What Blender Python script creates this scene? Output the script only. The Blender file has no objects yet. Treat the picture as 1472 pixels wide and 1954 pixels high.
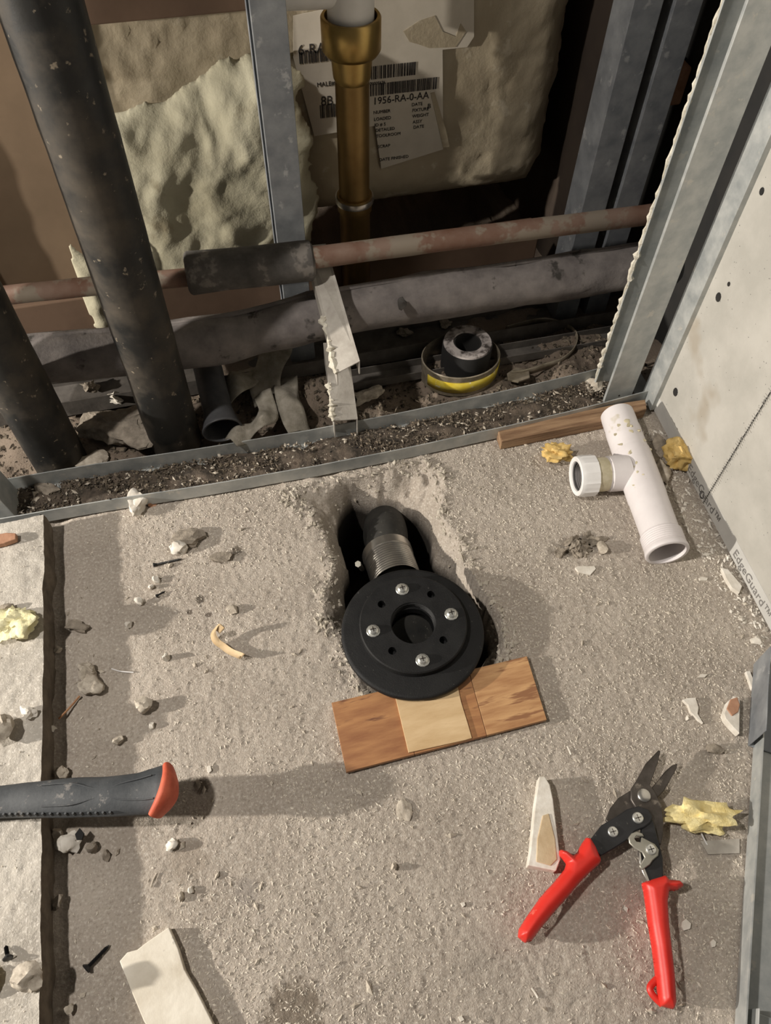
import bpy, bmesh, math, random
import numpy as np
from mathutils import Vector
# ------------------------------------------------------------ camera, lights, exposure
S = bpy.context.scene; COL = S.collection
W, H, F = 1472, 1954, 1470.0
CZ = .85; PITCH = math.radians(55.2); YAW = math.radians(15.3); ROLL = math.radians(1.45)
fwd = np.array([math.sin(YAW)*math.cos(PITCH), math.cos(YAW)*math.cos(PITCH), -math.sin(PITCH)])
r0 = np.array([math.cos(YAW), -math.sin(YAW), 0.]); u0 = np.cross(r0, fwd)
RT = r0*math.cos(ROLL)+u0*math.sin(ROLL); UP = -r0*math.sin(ROLL)+u0*math.cos(ROLL)
CAM = np.array([0, 0, CZ])
cd = bpy.data.cameras.new('camera'); cam = bpy.data.objects.new('camera', cd); COL.objects.link(cam)
from mathutils import Matrix
cam.matrix_world = Matrix(((RT[0], UP[0], -fwd[0], 0), (RT[1], UP[1], -fwd[1], 0), (RT[2], UP[2], -fwd[2], CZ), (0, 0, 0, 1)))
cd.sensor_fit = 'VERTICAL'; cd.sensor_height = 36; cd.lens = F/H*36; cd.clip_start = .01
S.camera = cam
w = bpy.data.worlds.new('world'); S.world = w; w.use_nodes = True
w.node_tree.nodes['Background'].inputs[0].default_value = (1, .94, .86, 1)
w.node_tree.nodes['Background'].inputs[1].default_value = .075
def lamp(name, loc, target, power, size, color):
    d = bpy.data.lights.new(name, 'AREA'); d.shape = 'DISK'; d.size = size; d.energy = power; d.color = color
    o = bpy.data.objects.new(name, d); COL.objects.link(o); o.location = loc
    o.rotation_euler = (Vector(target)-Vector(loc)).to_track_quat('-Z', 'Y').to_euler()
lamp('low_work_light', (-1.9, .50, .66), (.2, .4, 0), 54, .045, (1, .93, .83))
lamp('high_work_light', (-.85, .33, 1.72), (.3, .35, 0), 21, .08, (1, .94, .87))
S.view_settings.view_transform = 'Standard'; S.view_settings.look = 'None'
S.view_settings.exposure = 0.0; S.view_settings.gamma = 1; S.view_settings.use_curve_mapping = False

# ------------------------------------------------------------ helpers
def ray(x, y): return fwd*F + RT*(x-W/2) - UP*(y-H/2)
def P(x, y, z=0.): d = ray(x, y); return CAM + d*((z-CZ)/d[2])
def PY(x, y, Y): d = ray(x, y); return CAM + d*(Y/d[1])
def PX(x, y, X): d = ray(x, y); return CAM + d*(X/d[0])
def hsh(ix, iy, iz, seed):
    h = (ix*374761393 + iy*668265263 + iz*2147483647*3 + seed*1274126177) & 0xffffffff
    h = ((h ^ (h >> 13))*1274126177) & 0xffffffff
    return ((h ^ (h >> 16)) & 0xffff)/65535.0
def vnoise(p, seed=0):
    p = np.asarray(p, float); i = np.floor(p).astype(np.int64); f = p-i; f = f*f*(3-2*f)
    out = 0
    for a in (0, 1):
        for b in (0, 1):
            for c in (0, 1):
                wt = (f[:, 0] if a else 1-f[:, 0])*(f[:, 1] if b else 1-f[:, 1])*(f[:, 2] if c else 1-f[:, 2])
                out = out + wt*hsh(i[:, 0]+a, i[:, 1]+b, i[:, 2]+c, seed)
    return out*2-1
def fbm(p, seed=0, octv=4, gain=.5):
    p = np.asarray(p, float); a = 1; s = 0
    for k in range(octv): s = s + a*vnoise(p*(2.03**k)+k*17.3, seed+k); a *= gain
    return s

class T:   # a thing: Empty with parts, origin at base
    def __init__(s, name, label, cat, loc, group=None, kind=None):
        s.o = bpy.data.objects.new(name, None); s.o.empty_display_size = .02; COL.objects.link(s.o)
        s.loc = np.array(loc, float); s.o.location = loc; props(s.o, label, cat, group, kind)
def props(o, label=None, cat=None, group=None, kind=None):
    if label: o['label'] = label
    if cat: o['category'] = cat
    if group: o['group'] = group
    if kind: o['kind'] = kind
def mk(name, VF, m, parent=None, label=None, cat=None, group=None, kind=None, smooth=True, bevel=0, seg=2, base=None, pobj=None, angle=40):
    V, Fc = VF; V = np.asarray(V, float)
    if parent is not None: org = parent.loc
    elif base is not None: org = np.array(base, float)
    else: org = np.array([V[:, 0].mean(), V[:, 1].mean(), V[:, 2].min()])
    me = bpy.data.meshes.new(name); me.from_pydata((V-org).tolist(), [], [list(map(int, f)) for f in Fc]); me.update()
    bm = bmesh.new(); bm.from_mesh(me); bmesh.ops.recalc_face_normals(bm, faces=bm.faces); bm.to_mesh(me); bm.free()
    me.materials.append(m)
    if smooth:
        me.shade_smooth(); me.set_sharp_from_angle(angle=math.radians(angle))
    o = bpy.data.objects.new(name, me); COL.objects.link(o)
    if pobj is not None: o.parent = pobj
    elif parent is not None: o.parent = parent.o
    else: o.location = org
    if bevel:
        b = o.modifiers.new('bevel', 'BEVEL'); b.width = bevel; b.segments = seg; b.limit_method = 'ANGLE'; b.angle_limit = math.radians(50)
    props(o, label, cat, group, kind)
    return o
def join(*vfs):
    V = []; Fc = []; n = 0
    for v, f in vfs:
        v = np.asarray(v, float).reshape(-1, 3); V.append(v); Fc += [[i+n for i in q] for q in f]; n += len(v)
    return np.concatenate(V), Fc
def loft(rings, closed=True, caps=True):
    n = len(rings[0]); V = np.concatenate([np.asarray(r, float) for r in rings]); Fc = []
    for k in range(len(rings)-1):
        for i in range(n if closed else n-1):
            j = (i+1) % n; Fc.append([k*n+i, k*n+j, (k+1)*n+j, (k+1)*n+i])
    if caps: Fc.append(list(range(n))[::-1]); Fc.append([(len(rings)-1)*n+i for i in range(n)])
    return V, Fc
def tube(path, rad, n=24, caps=True, closedloop=False, sx=1., sy=1., up=(0, 0, 1), nz=0, seed=0):
    path = np.asarray(path, float); rad = np.broadcast_to(rad, len(path)) if np.ndim(rad) == 0 else np.asarray(rad)
    t = np.gradient(path, axis=0)
    if closedloop: t[0] = t[-1] = path[1]-path[-2]
    for k in range(len(t)):
        if np.linalg.norm(t[k]) < 1e-9: t[k] = t[k-1] if k else path[1]-path[0]
        if np.linalg.norm(t[k]) < 1e-9: t[k] = path[-1]-path[0]
    t /= np.linalg.norm(t, axis=1)[:, None]
    u = np.array(up, float)
    if abs(u @ t[0]) > .95: u = np.array([1., 0, 0])
    rings = []
    for k, p in enumerate(path):
        s = np.cross(t[k], u); s /= np.linalg.norm(s); v = np.cross(s, t[k]); u = v
        a = np.arange(n)*2*math.pi/n
        ring = p + rad[k]*(sx*np.cos(a)[:, None]*s + sy*np.sin(a)[:, None]*v)
        if nz: ring = ring + ((ring-p)/max(rad[k], 1e-6))*(nz*fbm(ring*45, seed, 3))[:, None]
        rings.append(ring)
    return loft(rings, caps=caps)
def hollow(path, ro, ri, n=32):   # pipe open at both ends; the wall is real
    path = list(map(lambda q: np.asarray(q, float), path)); ro = list(np.broadcast_to(ro, len(path))); ri = list(np.broadcast_to(ri, len(path)))
    a = tube(path, np.array(ro), n, caps=False); b = tube(path, np.array(ri), n, caps=False)
    V = np.concatenate([a[0], b[0]]); k = len(a[0]); Fc = a[1]+[[i+k for i in q][::-1] for q in b[1]]
    L = k-n
    for i in range(n):
        j = (i+1) % n; Fc.append([i, j, k+j, k+i]); Fc.append([L+i, L+j, k+L+j, k+L+i])
    return V, Fc
def dense(pts, step=.01):
    pts = [np.asarray(p, float) for p in pts]; out = [pts[0]]
    for a, b in zip(pts[:-1], pts[1:]):
        n = max(1, int(np.linalg.norm(b-a)/step))
        out += [a+(b-a)*k/n for k in range(1, n+1)]
    return np.array(out)
def spline(pts, n=8):
    pts = [np.asarray(p, float) for p in pts]; q = [2*pts[0]-pts[1]]+pts+[2*pts[-1]-pts[-2]]; out = []
    for i in range(1, len(q)-2):
        for k in range(n):
            t = k/n; a, b, c, d = q[i-1:i+3]
            out.append(.5*((2*b)+(-a+c)*t+(2*a-5*b+4*c-d)*t*t+(-a+3*b-3*c+d)*t**3))
    out.append(pts[-1]); return np.array(out)
def prism(poly, z0, z1):
    poly = np.asarray(poly, float)[:, :2]; n = len(poly)
    return loft([np.c_[poly, np.full(n, z0)], np.c_[poly, np.full(n, z1)]])
def plate(px, zt, th, f=None):
    pts = [P(*(f(*q) if f else q), zt) for q in px]
    return prism(np.array(pts), zt-th, zt)
def box(a, b):
    (x0, y0, z0), (x1, y1, z1) = a, b
    return prism([(x0, y0), (x1, y0), (x1, y1), (x0, y1)], z0, z1)
def cyl(c, r, z0, z1, n=24): return tube([(c[0], c[1], z0), (c[0], c[1], z1)], r, n)
def lathe(c, prof, n=40):   # prof list (r,z) around vertical axis at c
    a = np.arange(n)*2*math.pi/n
    return loft([np.c_[c[0]+r*np.cos(a), c[1]+r*np.sin(a), np.full(n, c[2]+z)] for r, z in prof], caps=False)
def thick(poly, t):
    p = np.asarray(poly, float); d = np.gradient(p, axis=0); nrm = np.zeros_like(p)
    for i in range(len(p)):
        e = []
        if i > 0: e.append(p[i]-p[i-1])
        if i < len(p)-1: e.append(p[i+1]-p[i])
        e = [q/np.linalg.norm(q) for q in e]; ns = [np.array([-q[1], q[0]]) for q in e]
        m = sum(ns); m = m/np.linalg.norm(m); m = m/max(.4, m @ ns[0]); nrm[i] = m
    return np.concatenate([p+nrm*t/2, (p-nrm*t/2)[::-1]])
def vstud(x, y, w, d, zb, zt, face='left', lip=.008, t=.0012, rot=0, lean=(0, 0)):
    # C-section standing up: flange w wide faces the room, web d deep on the side named by face
    if face == 'left': pr = [(w, lip), (w, 0), (0, 0), (0, d), (w, d), (w, d-lip)]
    else: pr = [(0, lip), (0, 0), (w, 0), (w, d), (0, d), (0, d-lip)]
    pr = thick(pr, t); c, s = math.cos(rot), math.sin(rot); pr = np.array([(a*c-b*s, a*s+b*c) for a, b in pr])
    return loft([np.c_[pr+np.array([x+lean[0]*k, y+lean[1]*k]), np.full(len(pr), z)] for k, z in ((0, zb), (1, zt))])
def icos(sub):
    bm = bmesh.new(); bmesh.ops.create_icosphere(bm, subdivisions=sub, radius=1)
    V = np.array([v.co[:] for v in bm.verts]); Fc = [[v.index for v in f.verts] for f in bm.faces]; bm.free(); return V, Fc
ICO = {k: icos(k) for k in (1, 2, 3, 4)}
def rock(c, size, seed=0, sub=3, amp=.35, freq=1.1, rot=None, facets=5):
    V, Fc = ICO[sub]; rnd = np.random.RandomState(seed)
    p = V.copy()
    for k in range(facets):      # chop flat faces off the lump
        nrm = rnd.normal(size=3); nrm /= np.linalg.norm(nrm); h = rnd.uniform(.45, .8); d = p @ nrm; p = p - np.where(d > h, d-h, 0)[:, None]*nrm
    p = p*(1+amp*fbm(V*freq+seed*3.7, seed, 4))[:, None]*np.array(size)
    a = rnd.uniform(0, 6.28) if rot is None else rot; ca, sa = math.cos(a), math.sin(a)
    p = p @ np.array([[ca, sa, 0], [-sa, ca, 0], [0, 0, 1]])
    p[:, 2] -= p[:, 2].min()
    return p+np.array(c), Fc
def inpoly(x, y, poly):
    ins = np.zeros(x.shape, bool); n = len(poly)
    for i in range(n):
        x1, y1 = poly[i]; x2, y2 = poly[(i+1) % n]
        c = ((y1 > y) != (y2 > y)) & (x < (x2-x1)*(y-y1)/(y2-y1+1e-12)+x1); ins ^= c
    return ins
def dpoly(x, y, poly):
    d = np.full(x.shape, 1e9); n = len(poly)
    for i in range(n):
        a = np.array(poly[i]); b = np.array(poly[(i+1) % n]); e = b-a
        t = np.clip(((x-a[0])*e[0]+(y-a[1])*e[1])/(e @ e), 0, 1)
        d = np.minimum(d, np.hypot(x-a[0]-t*e[0], y-a[1]-t*e[1]))
    return d
def grid_faces(nx, ny):
    i = np.arange(nx-1)[None, :]; j = np.arange(ny-1)[:, None]; a = j*nx+i
    return np.stack([a, a+1, a+nx+1, a+nx], -1).reshape(-1, 4)
def bigmesh(name, V, Fq, m, base=(0, 0, 0)):
    me = bpy.data.meshes.new(name); me.vertices.add(len(V)); me.vertices.foreach_set('co', (V-np.array(base)).astype(np.float32).ravel())
    k = Fq.shape[1]; me.loops.add(Fq.size); me.polygons.add(len(Fq)); me.loops.foreach_set('vertex_index', Fq.astype(np.int32).ravel())
    me.polygons.foreach_set('loop_start', np.arange(0, Fq.size, k, dtype=np.int32)); me.update(calc_edges=True); me.validate()
    me.materials.append(m); me.shade_smooth(); o = bpy.data.objects.new(name, me); o.location = base; COL.objects.link(o); return o
def curve_mesh(text, size, ext=.0002, align='LEFT', sx=1.):
    c = bpy.data.curves.new('lettering', 'FONT'); c.body = text; c.size = size; c.extrude = ext; c.align_x = align; c.resolution_u = 3
    o = bpy.data.objects.new('lettering', c); COL.objects.link(o); bpy.context.view_layer.update()
    me = bpy.data.meshes.new_from_object(o.evaluated_get(bpy.context.evaluated_depsgraph_get()))
    V = np.array([v.co[:] for v in me.vertices]).reshape(-1, 3); Fc = [list(p.vertices) for p in me.polygons]
    bpy.data.objects.remove(o); bpy.data.curves.remove(c); bpy.data.meshes.remove(me); V[:, 0] *= sx; return V, Fc
def on_plane(VF, o, ex, ey):   # lay flat letters on a plane with origin o and axes ex, ey
    V, Fc = VF; ex = np.array(ex, float); ey = np.array(ey, float); ez = np.cross(ex/np.linalg.norm(ex), ey/np.linalg.norm(ey))
    return np.array(o)+V[:, :1]*ex+V[:, 1:2]*ey+V[:, 2:]*ez, Fc

# ------------------------------------------------------------ materials
def M(name, c1, c2, scale=30, rough=.8, metal=0., bump=.2, bscale=200, c3=None, s3=60, t3=.62, dist=.001, stretch=None, lo=.35, hi=.65, r2=None, det=6, noise2=None):
    m = bpy.data.materials.new(name); m.use_nodes = True; nt = m.node_tree; N = nt.nodes; L = nt.links; b = N['Principled BSDF']
    tc = N.new('ShaderNodeTexCoord'); vec = tc.outputs['Object']
    if stretch:
        mp = N.new('ShaderNodeMapping'); mp.inputs['Scale'].default_value = stretch; L.new(vec, mp.inputs[0]); vec = mp.outputs[0]
    def noise(s, d=det, off=None):
        n = N.new('ShaderNodeTexNoise'); n.inputs['Scale'].default_value = s; n.inputs['Detail'].default_value = d; n.inputs['Roughness'].default_value = .62; L.new(vec, n.inputs['Vector']); return n
    n1 = noise(scale); rp = N.new('ShaderNodeValToRGB'); L.new(n1.outputs['Fac'], rp.inputs[0])
    rp.color_ramp.elements[0].position = lo; rp.color_ramp.elements[0].color = (*c1, 1); rp.color_ramp.elements[1].position = hi; rp.color_ramp.elements[1].color = (*c2, 1)
    col = rp.outputs[0]
    if c3:
        n3 = noise(s3, 4); r3 = N.new('ShaderNodeValToRGB'); r3.color_ramp.elements[0].position = t3; r3.color_ramp.elements[1].position = t3+.06; L.new(n3.outputs['Fac'], r3.inputs[0])
        mx = N.new('ShaderNodeMix'); mx.data_type = 'RGBA'; L.new(r3.outputs[0], mx.inputs['Factor']); L.new(col, mx.inputs['A']); mx.inputs['B'].default_value = (*c3, 1); col = mx.outputs['Result']
    L.new(col, b.inputs['Base Color']); b.inputs['Metallic'].default_value = metal; b.inputs['Roughness'].default_value = rough
    if r2 is not None:
        mr = N.new('ShaderNodeMapRange'); L.new(n1.outputs['Fac'], mr.inputs[0]); mr.inputs[1].default_value = .3; mr.inputs[2].default_value = .7; mr.inputs[3].default_value = rough; mr.inputs[4].default_value = r2; L.new(mr.outputs[0], b.inputs['Roughness'])
    if bump:
        nb = noise(bscale, 5); bp = N.new('ShaderNodeBump'); bp.inputs['Strength'].default_value = bump; bp.inputs['Distance'].default_value = dist; L.new(nb.outputs['Fac'], bp.inputs['Height']); L.new(bp.outputs[0], b.inputs['Normal'])
    return m
def floor_material():
    m = M('dusty_concrete', (.35, .30, .25), (.50, .44, .375), 9, .95, 0, .8, 520, dist=.0022, lo=.3, hi=.72)
    nt = m.node_tree; N = nt.nodes; L = nt.links; b = N['Principled BSDF']; src = b.inputs['Base Color'].links[0].from_socket
    geo = N.new('ShaderNodeNewGeometry'); pos = geo.outputs['Position']
    def mixc(src, fac, colr):
        mx = N.new('ShaderNodeMix'); mx.data_type = 'RGBA'; L.new(fac, mx.inputs['Factor']); L.new(src, mx.inputs['A']); mx.inputs['B'].default_value = (*colr, 1); return mx.outputs['Result']
    # fine sawdust speckle
    n = N.new('ShaderNodeTexNoise'); n.inputs['Scale'].default_value = 330; n.inputs['Detail'].default_value = 3; L.new(pos, n.inputs['Vector'])
    r = N.new('ShaderNodeValToRGB'); r.color_ramp.elements[0].position = .54; r.color_ramp.elements[1].position = .66; L.new(n.outputs['Fac'], r.inputs[0])
    s = N.new('ShaderNodeMath'); s.operation = 'MULTIPLY'; s.inputs[1].default_value = .55; L.new(r.outputs[0], s.inputs[0]); src = mixc(src, s.outputs[0], (.64, .59, .52))
    r = N.new('ShaderNodeValToRGB'); r.color_ramp.elements[0].position = .32; r.color_ramp.elements[0].color = (1, 1, 1, 1); r.color_ramp.elements[1].position = .43; r.color_ramp.elements[1].color = (0, 0, 0, 1); L.new(n.outputs['Fac'], r.inputs[0])
    s = N.new('ShaderNodeMath'); s.operation = 'MULTIPLY'; s.inputs[1].default_value = .4; L.new(r.outputs[0], s.inputs[0]); src = mixc(src, s.outputs[0], (.2, .165, .13))
    # spills and stains with their own outline
    def stain(c, rad, colr, amt, nsc=60, th=.12):
        nonlocal src
        d = N.new('ShaderNodeVectorMath'); d.operation = 'DISTANCE'; L.new(pos, d.inputs[0]); d.inputs[1].default_value = (c[0], c[1], 0)
        q = N.new('ShaderNodeTexNoise'); q.inputs['Scale'].default_value = nsc; q.inputs['Detail'].default_value = 5; L.new(pos, q.inputs['Vector'])
        a = N.new('ShaderNodeMath'); a.operation = 'MULTIPLY_ADD'; L.new(d.outputs['Value'], a.inputs[0]); a.inputs[1].default_value = -1/rad; L.new(q.outputs['Fac'], a.inputs[2])
        mr = N.new('ShaderNodeMapRange'); L.new(a.outputs[0], mr.inputs[0]); mr.inputs[1].default_value = -.25; mr.inputs[2].default_value = -.25+th*2; mr.inputs[4].default_value = amt; src = mixc(src, mr.outputs[0], colr)
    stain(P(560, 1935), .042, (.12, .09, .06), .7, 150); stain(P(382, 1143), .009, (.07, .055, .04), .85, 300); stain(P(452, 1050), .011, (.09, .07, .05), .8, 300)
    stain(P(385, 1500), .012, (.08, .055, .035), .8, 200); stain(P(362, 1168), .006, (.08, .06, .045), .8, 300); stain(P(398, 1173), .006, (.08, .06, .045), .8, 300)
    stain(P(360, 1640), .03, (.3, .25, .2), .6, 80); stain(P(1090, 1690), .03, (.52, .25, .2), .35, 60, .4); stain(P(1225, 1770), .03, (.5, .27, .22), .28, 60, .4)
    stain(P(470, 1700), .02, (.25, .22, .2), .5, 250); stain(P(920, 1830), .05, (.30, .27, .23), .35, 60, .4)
    # bottom of the core hole: bare dark soil below the slab; dirty ground in the pipe chase
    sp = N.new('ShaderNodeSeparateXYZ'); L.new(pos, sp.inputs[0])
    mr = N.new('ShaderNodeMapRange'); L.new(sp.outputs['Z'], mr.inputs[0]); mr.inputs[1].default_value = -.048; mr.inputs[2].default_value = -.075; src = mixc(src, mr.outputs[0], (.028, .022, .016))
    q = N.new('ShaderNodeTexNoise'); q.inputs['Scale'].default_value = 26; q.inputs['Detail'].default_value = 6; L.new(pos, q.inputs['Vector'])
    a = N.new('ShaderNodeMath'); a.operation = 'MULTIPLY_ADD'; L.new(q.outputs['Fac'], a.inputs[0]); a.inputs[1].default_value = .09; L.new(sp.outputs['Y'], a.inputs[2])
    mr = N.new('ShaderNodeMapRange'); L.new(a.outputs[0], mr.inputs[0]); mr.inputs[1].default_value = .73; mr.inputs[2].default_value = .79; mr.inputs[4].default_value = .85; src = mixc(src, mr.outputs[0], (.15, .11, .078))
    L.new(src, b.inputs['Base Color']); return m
m_floor = floor_material()
m_slab = M('pale_concrete', (.40, .365, .315), (.53, .49, .43), 16, .95, 0, .8, 420, c3=(.60, .56, .50), s3=300, t3=.56, dist=.0012)
m_cut = M('shaded_cut_edge', (.10, .08, .06), (.20, .165, .125), 40, .95, 0, .8, 200, dist=.002)  # shade on the slab's side face is painted into this dark colour
m_brk = M('broken_concrete', (.34, .30, .24), (.56, .51, .43), 60, .95, 0, .6, 260, dist=.002)
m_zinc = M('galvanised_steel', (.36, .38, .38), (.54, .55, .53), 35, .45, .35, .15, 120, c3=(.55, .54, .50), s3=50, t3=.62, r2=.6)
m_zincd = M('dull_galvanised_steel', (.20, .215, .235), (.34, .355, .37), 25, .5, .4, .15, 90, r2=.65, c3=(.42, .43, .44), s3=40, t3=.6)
m_dirtst = M('dirt_covered_steel', (.07, .062, .055), (.14, .125, .11), 30, .8, .1, .3, 150)
m_dusty = M('dusty_steel', (.36, .33, .29), (.50, .47, .42), 40, .8, .2, .3, 250)
m_plaster = M('crusty_plaster', (.50, .46, .37), (.74, .70, .60), 90, .95, 0, .7, 300, dist=.002)
m_black = M('black_pipe', (.006, .006, .0055), (.075, .060, .043), 13, .40, 0, .25, 90, c3=(.20, .165, .12), s3=90, t3=.64, r2=.85, lo=.44, hi=.70)
m_copper = M('tarnished_copper', (.17, .085, .055), (.25, .17, .13), 18, .65, .2, .15, 90, c3=(.27, .225, .175), s3=22, t3=.50)
m_foam = M('grey_pipe_insulation', (.075, .068, .062), (.17, .155, .14), 30, .9, 0, .4, 220, c3=(.27, .25, .23), s3=34, t3=.58)
m_foamd = M('dark_pipe_insulation', (.06, .055, .05), (.12, .11, .10), 30, .92, 0, .4, 200, c3=(.2, .18, .16), s3=30, t3=.57)
m_rpipe = M('dusty_rubber_insulation', (.13, .115, .11), (.24, .215, .20), 26, .9, 0, .45, 200, c3=(.05, .045, .04), s3=22, t3=.62)
m_tub = M('raw_fibreglass', (.33, .275, .19), (.41, .35, .25), 9, .85, 0, .45, 50, dist=.003, c3=(.46, .40, .30), s3=25, t3=.6)
m_fluff = M('glass_wool', (.34, .31, .215), (.50, .47, .35), 7, 1, 0, .5, 55, dist=.004, c3=(.27, .235, .155), s3=9, t3=.60)
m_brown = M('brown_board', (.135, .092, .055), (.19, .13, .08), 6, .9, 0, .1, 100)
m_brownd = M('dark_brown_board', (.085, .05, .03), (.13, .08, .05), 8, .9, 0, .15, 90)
m_vdark = M('shaded_brown_board', (.03, .02, .014), (.05, .034, .022), 8, .9, 0, .1, 90)  # darker copy of the brown board, cavity shade put into the colour
m_dark = M('near_black', (.012, .012, .012), (.022, .02, .018), 20, .85, 0, .1, 80)
m_grybrd = M('grey_board', (.15, .135, .12), (.22, .20, .18), 20, .9, 0, .2, 150)
m_brass = M('brass', (.36, .24, .075), (.48, .33, .12), 20, .28, .9, .04, 80, r2=.42)
m_brassd = M('aged_brass', (.20, .125, .045), (.31, .20, .075), 14, .36, .85, .06, 60, r2=.5)
m_white = M('white_plastic', (.72, .70, .66), (.82, .80, .77), 20, .45, 0, .04, 60)
m_pvc = M('dusty_white_plastic', (.66, .62, .62), (.76, .72, .72), 14, .5, 0, .08, 150, c3=(.60, .55, .46), s3=18, t3=.66)
m_nut = M('clean_white_plastic', (.76, .75, .74), (.84, .83, .82), 30, .4, 0, 0)
m_glue = M('dried_glue', (.50, .44, .28), (.66, .60, .44), 60, .6, 0, .5, 140, dist=.001)
m_thread = M('dark_thread', (.05, .05, .05), (.10, .10, .10), 60, .7, 0, 0)
m_abs = M('black_plastic', (.006, .006, .0065), (.012, .012, .012), 40, .55, 0, .35, 600, c3=(.09, .085, .075), s3=300, t3=.69, r2=.7); m_abs.node_tree.nodes['Principled BSDF'].inputs['Specular IOR Level'].default_value = .3
m_rubber = M('dusty_black_rubber', (.012, .012, .011), (.03, .028, .024), 40, .75, 0, .2, 200, c3=(.09, .085, .07), s3=160, t3=.63)
m_steel = M('stainless_steel', (.52, .50, .47), (.66, .64, .60), 40, .28, .95, .05, 200)
m_bolt = M('zinc_screw', (.62, .62, .58), (.80, .80, .76), 300, .3, .8, .1, 600)
m_red = M('red_grip', (.60, .022, .014), (.72, .04, .028), 20, .42, 0, .06, 120, c3=(.72, .16, .12), s3=50, t3=.68)
m_tool = M('dark_tool_steel', (.06, .052, .045), (.12, .105, .095), 40, .42, .7, .1, 200, c3=(.24, .21, .18), s3=60, t3=.6)
m_blk = M('black_coated_steel', (.012, .012, .013), (.028, .028, .03), 30, .42, .2, .1, 200, c3=(.12, .11, .10), s3=90, t3=.68)
m_latch = M('latch_steel', (.33, .32, .27), (.46, .44, .38), 30, .45, .7, .1, 200)
m_grip = M('dark_rubber_grip', (.04, .045, .05), (.10, .105, .11), 18, .7, 0, .3, 260, c3=(.20, .19, .18), s3=70, t3=.62)
m_orange = M('orange_rubber', (.46, .075, .035), (.60, .13, .065), 60, .65, 0, .2, 200)
m_yfoam = M('yellow_foam', (.72, .58, .24), (.86, .76, .42), 70, .95, 0, .8, 160, dist=.002)
m_yfoam2 = M('pale_yellow_foam', (.74, .68, .38), (.86, .82, .56), 70, .95, 0, .8, 160, dist=.002)
m_ofoam = M('amber_foam', (.55, .36, .10), (.74, .54, .22), 90, .75, 0, .6, 130, dist=.002)
m_gyps = M('gypsum', (.62, .57, .49), (.80, .76, .69), 60, .95, 0, .4, 200)
m_stone = M('mortar_stone', (.36, .31, .25), (.60, .54, .45), 130, .95, 0, .6, 300)
m_stoned = M('grey_mortar', (.20, .17, .135), (.36, .31, .25), 90, .95, 0, .7, 260, dist=.002)
m_tan = M('tan_paper', (.50, .36, .20), (.62, .47, .29), 60, .8, 0, .2, 200)
m_board = M('cement_board', (.42, .405, .365), (.52, .50, .455), 12, .9, 0, .3, 260, c3=(.40, .36, .30), s3=5, t3=.62)
m_band = M('smooth_board_edge', (.50, .49, .465), (.58, .57, .54), 20, .8, 0, .06, 150)
m_ink = M('grey_ink', (.16, .15, .14), (.24, .23, .22), 80, .9, 0, 0)
m_inkb = M('black_ink', (.02, .018, .016), (.035, .03, .028), 80, .9, 0, 0)
m_paper = M('label_paper', (.50, .455, .38), (.57, .52, .44), 30, .85, 0, .15, 60)
m_terra = M('terracotta', (.34, .17, .10), (.48, .27, .17), 60, .9, 0, .3, 200)
m_wood = M('reddish_oak', (.25, .10, .042), (.47, .24, .10), 9, .5, 0, .15, 60, stretch=(1.6, 9, 2), c3=(.17, .07, .035), s3=8, t3=.60, lo=.3, hi=.7)
m_wood2 = M('honey_oak', (.36, .175, .075), (.58, .34, .16), 9, .5, 0, .15, 60, stretch=(1.6, 11, 2), c3=(.28, .13, .06), s3=8, t3=.58)
m_ply = M('pale_plywood', (.54, .37, .19), (.68, .50, .29), 8, .7, 0, .2, 90, stretch=(1.5, 7, 1), c3=(.50, .34, .18), s3=10, t3=.66)
m_woodblk = M('splintery_wood', (.16, .085, .045), (.40, .26, .15), 10, .9, 0, .7, 40, stretch=(1, 12, 26), dist=.002)
m_gplas = M('grey_plastic', (.045, .046, .05), (.085, .085, .088), 30, .45, 0, .05, 100)
m_cloth = M('dirty_mesh_cloth', (.20, .18, .14), (.34, .31, .26), 60, .95, 0, .8, 500, dist=.001)
m_yel = M('yellow_label', (.62, .46, .03), (.74, .60, .10), 60, .3, 0, .3, 120, c3=(.75, .7, .5), s3=70, t3=.6)
m_strap = M('clear_tape_band', (.20, .17, .12), (.36, .31, .24), 60, .25, .3, .1, 100)
m_crumb = M('pale_crumbs', (.58, .52, .43), (.78, .72, .62), 200, .95, 0, 0)
m_crumbd = M('dark_crumbs', (.03, .023, .016), (.20, .16, .115), 150, .9, 0, 0, lo=.4, hi=.6)
m_dirt = M('packed_dirt', (.03, .024, .018), (.13, .10, .075), 60, .95, 0, .8, 260, dist=.002)
m_tile = M('stained_tile_back', (.60, .54, .44), (.78, .73, .63), 22, .85, 0, .3, 160, c3=(.16, .14, .12), s3=30, t3=.67)
m_tantile = M('tan_tile_core', (.50, .37, .22), (.62, .49, .32), 40, .9, 0, .4, 200)
m_blue = M('blue_print', (.02, .04, .25), (.03, .06, .35), 60, .5, 0, 0)

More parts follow.
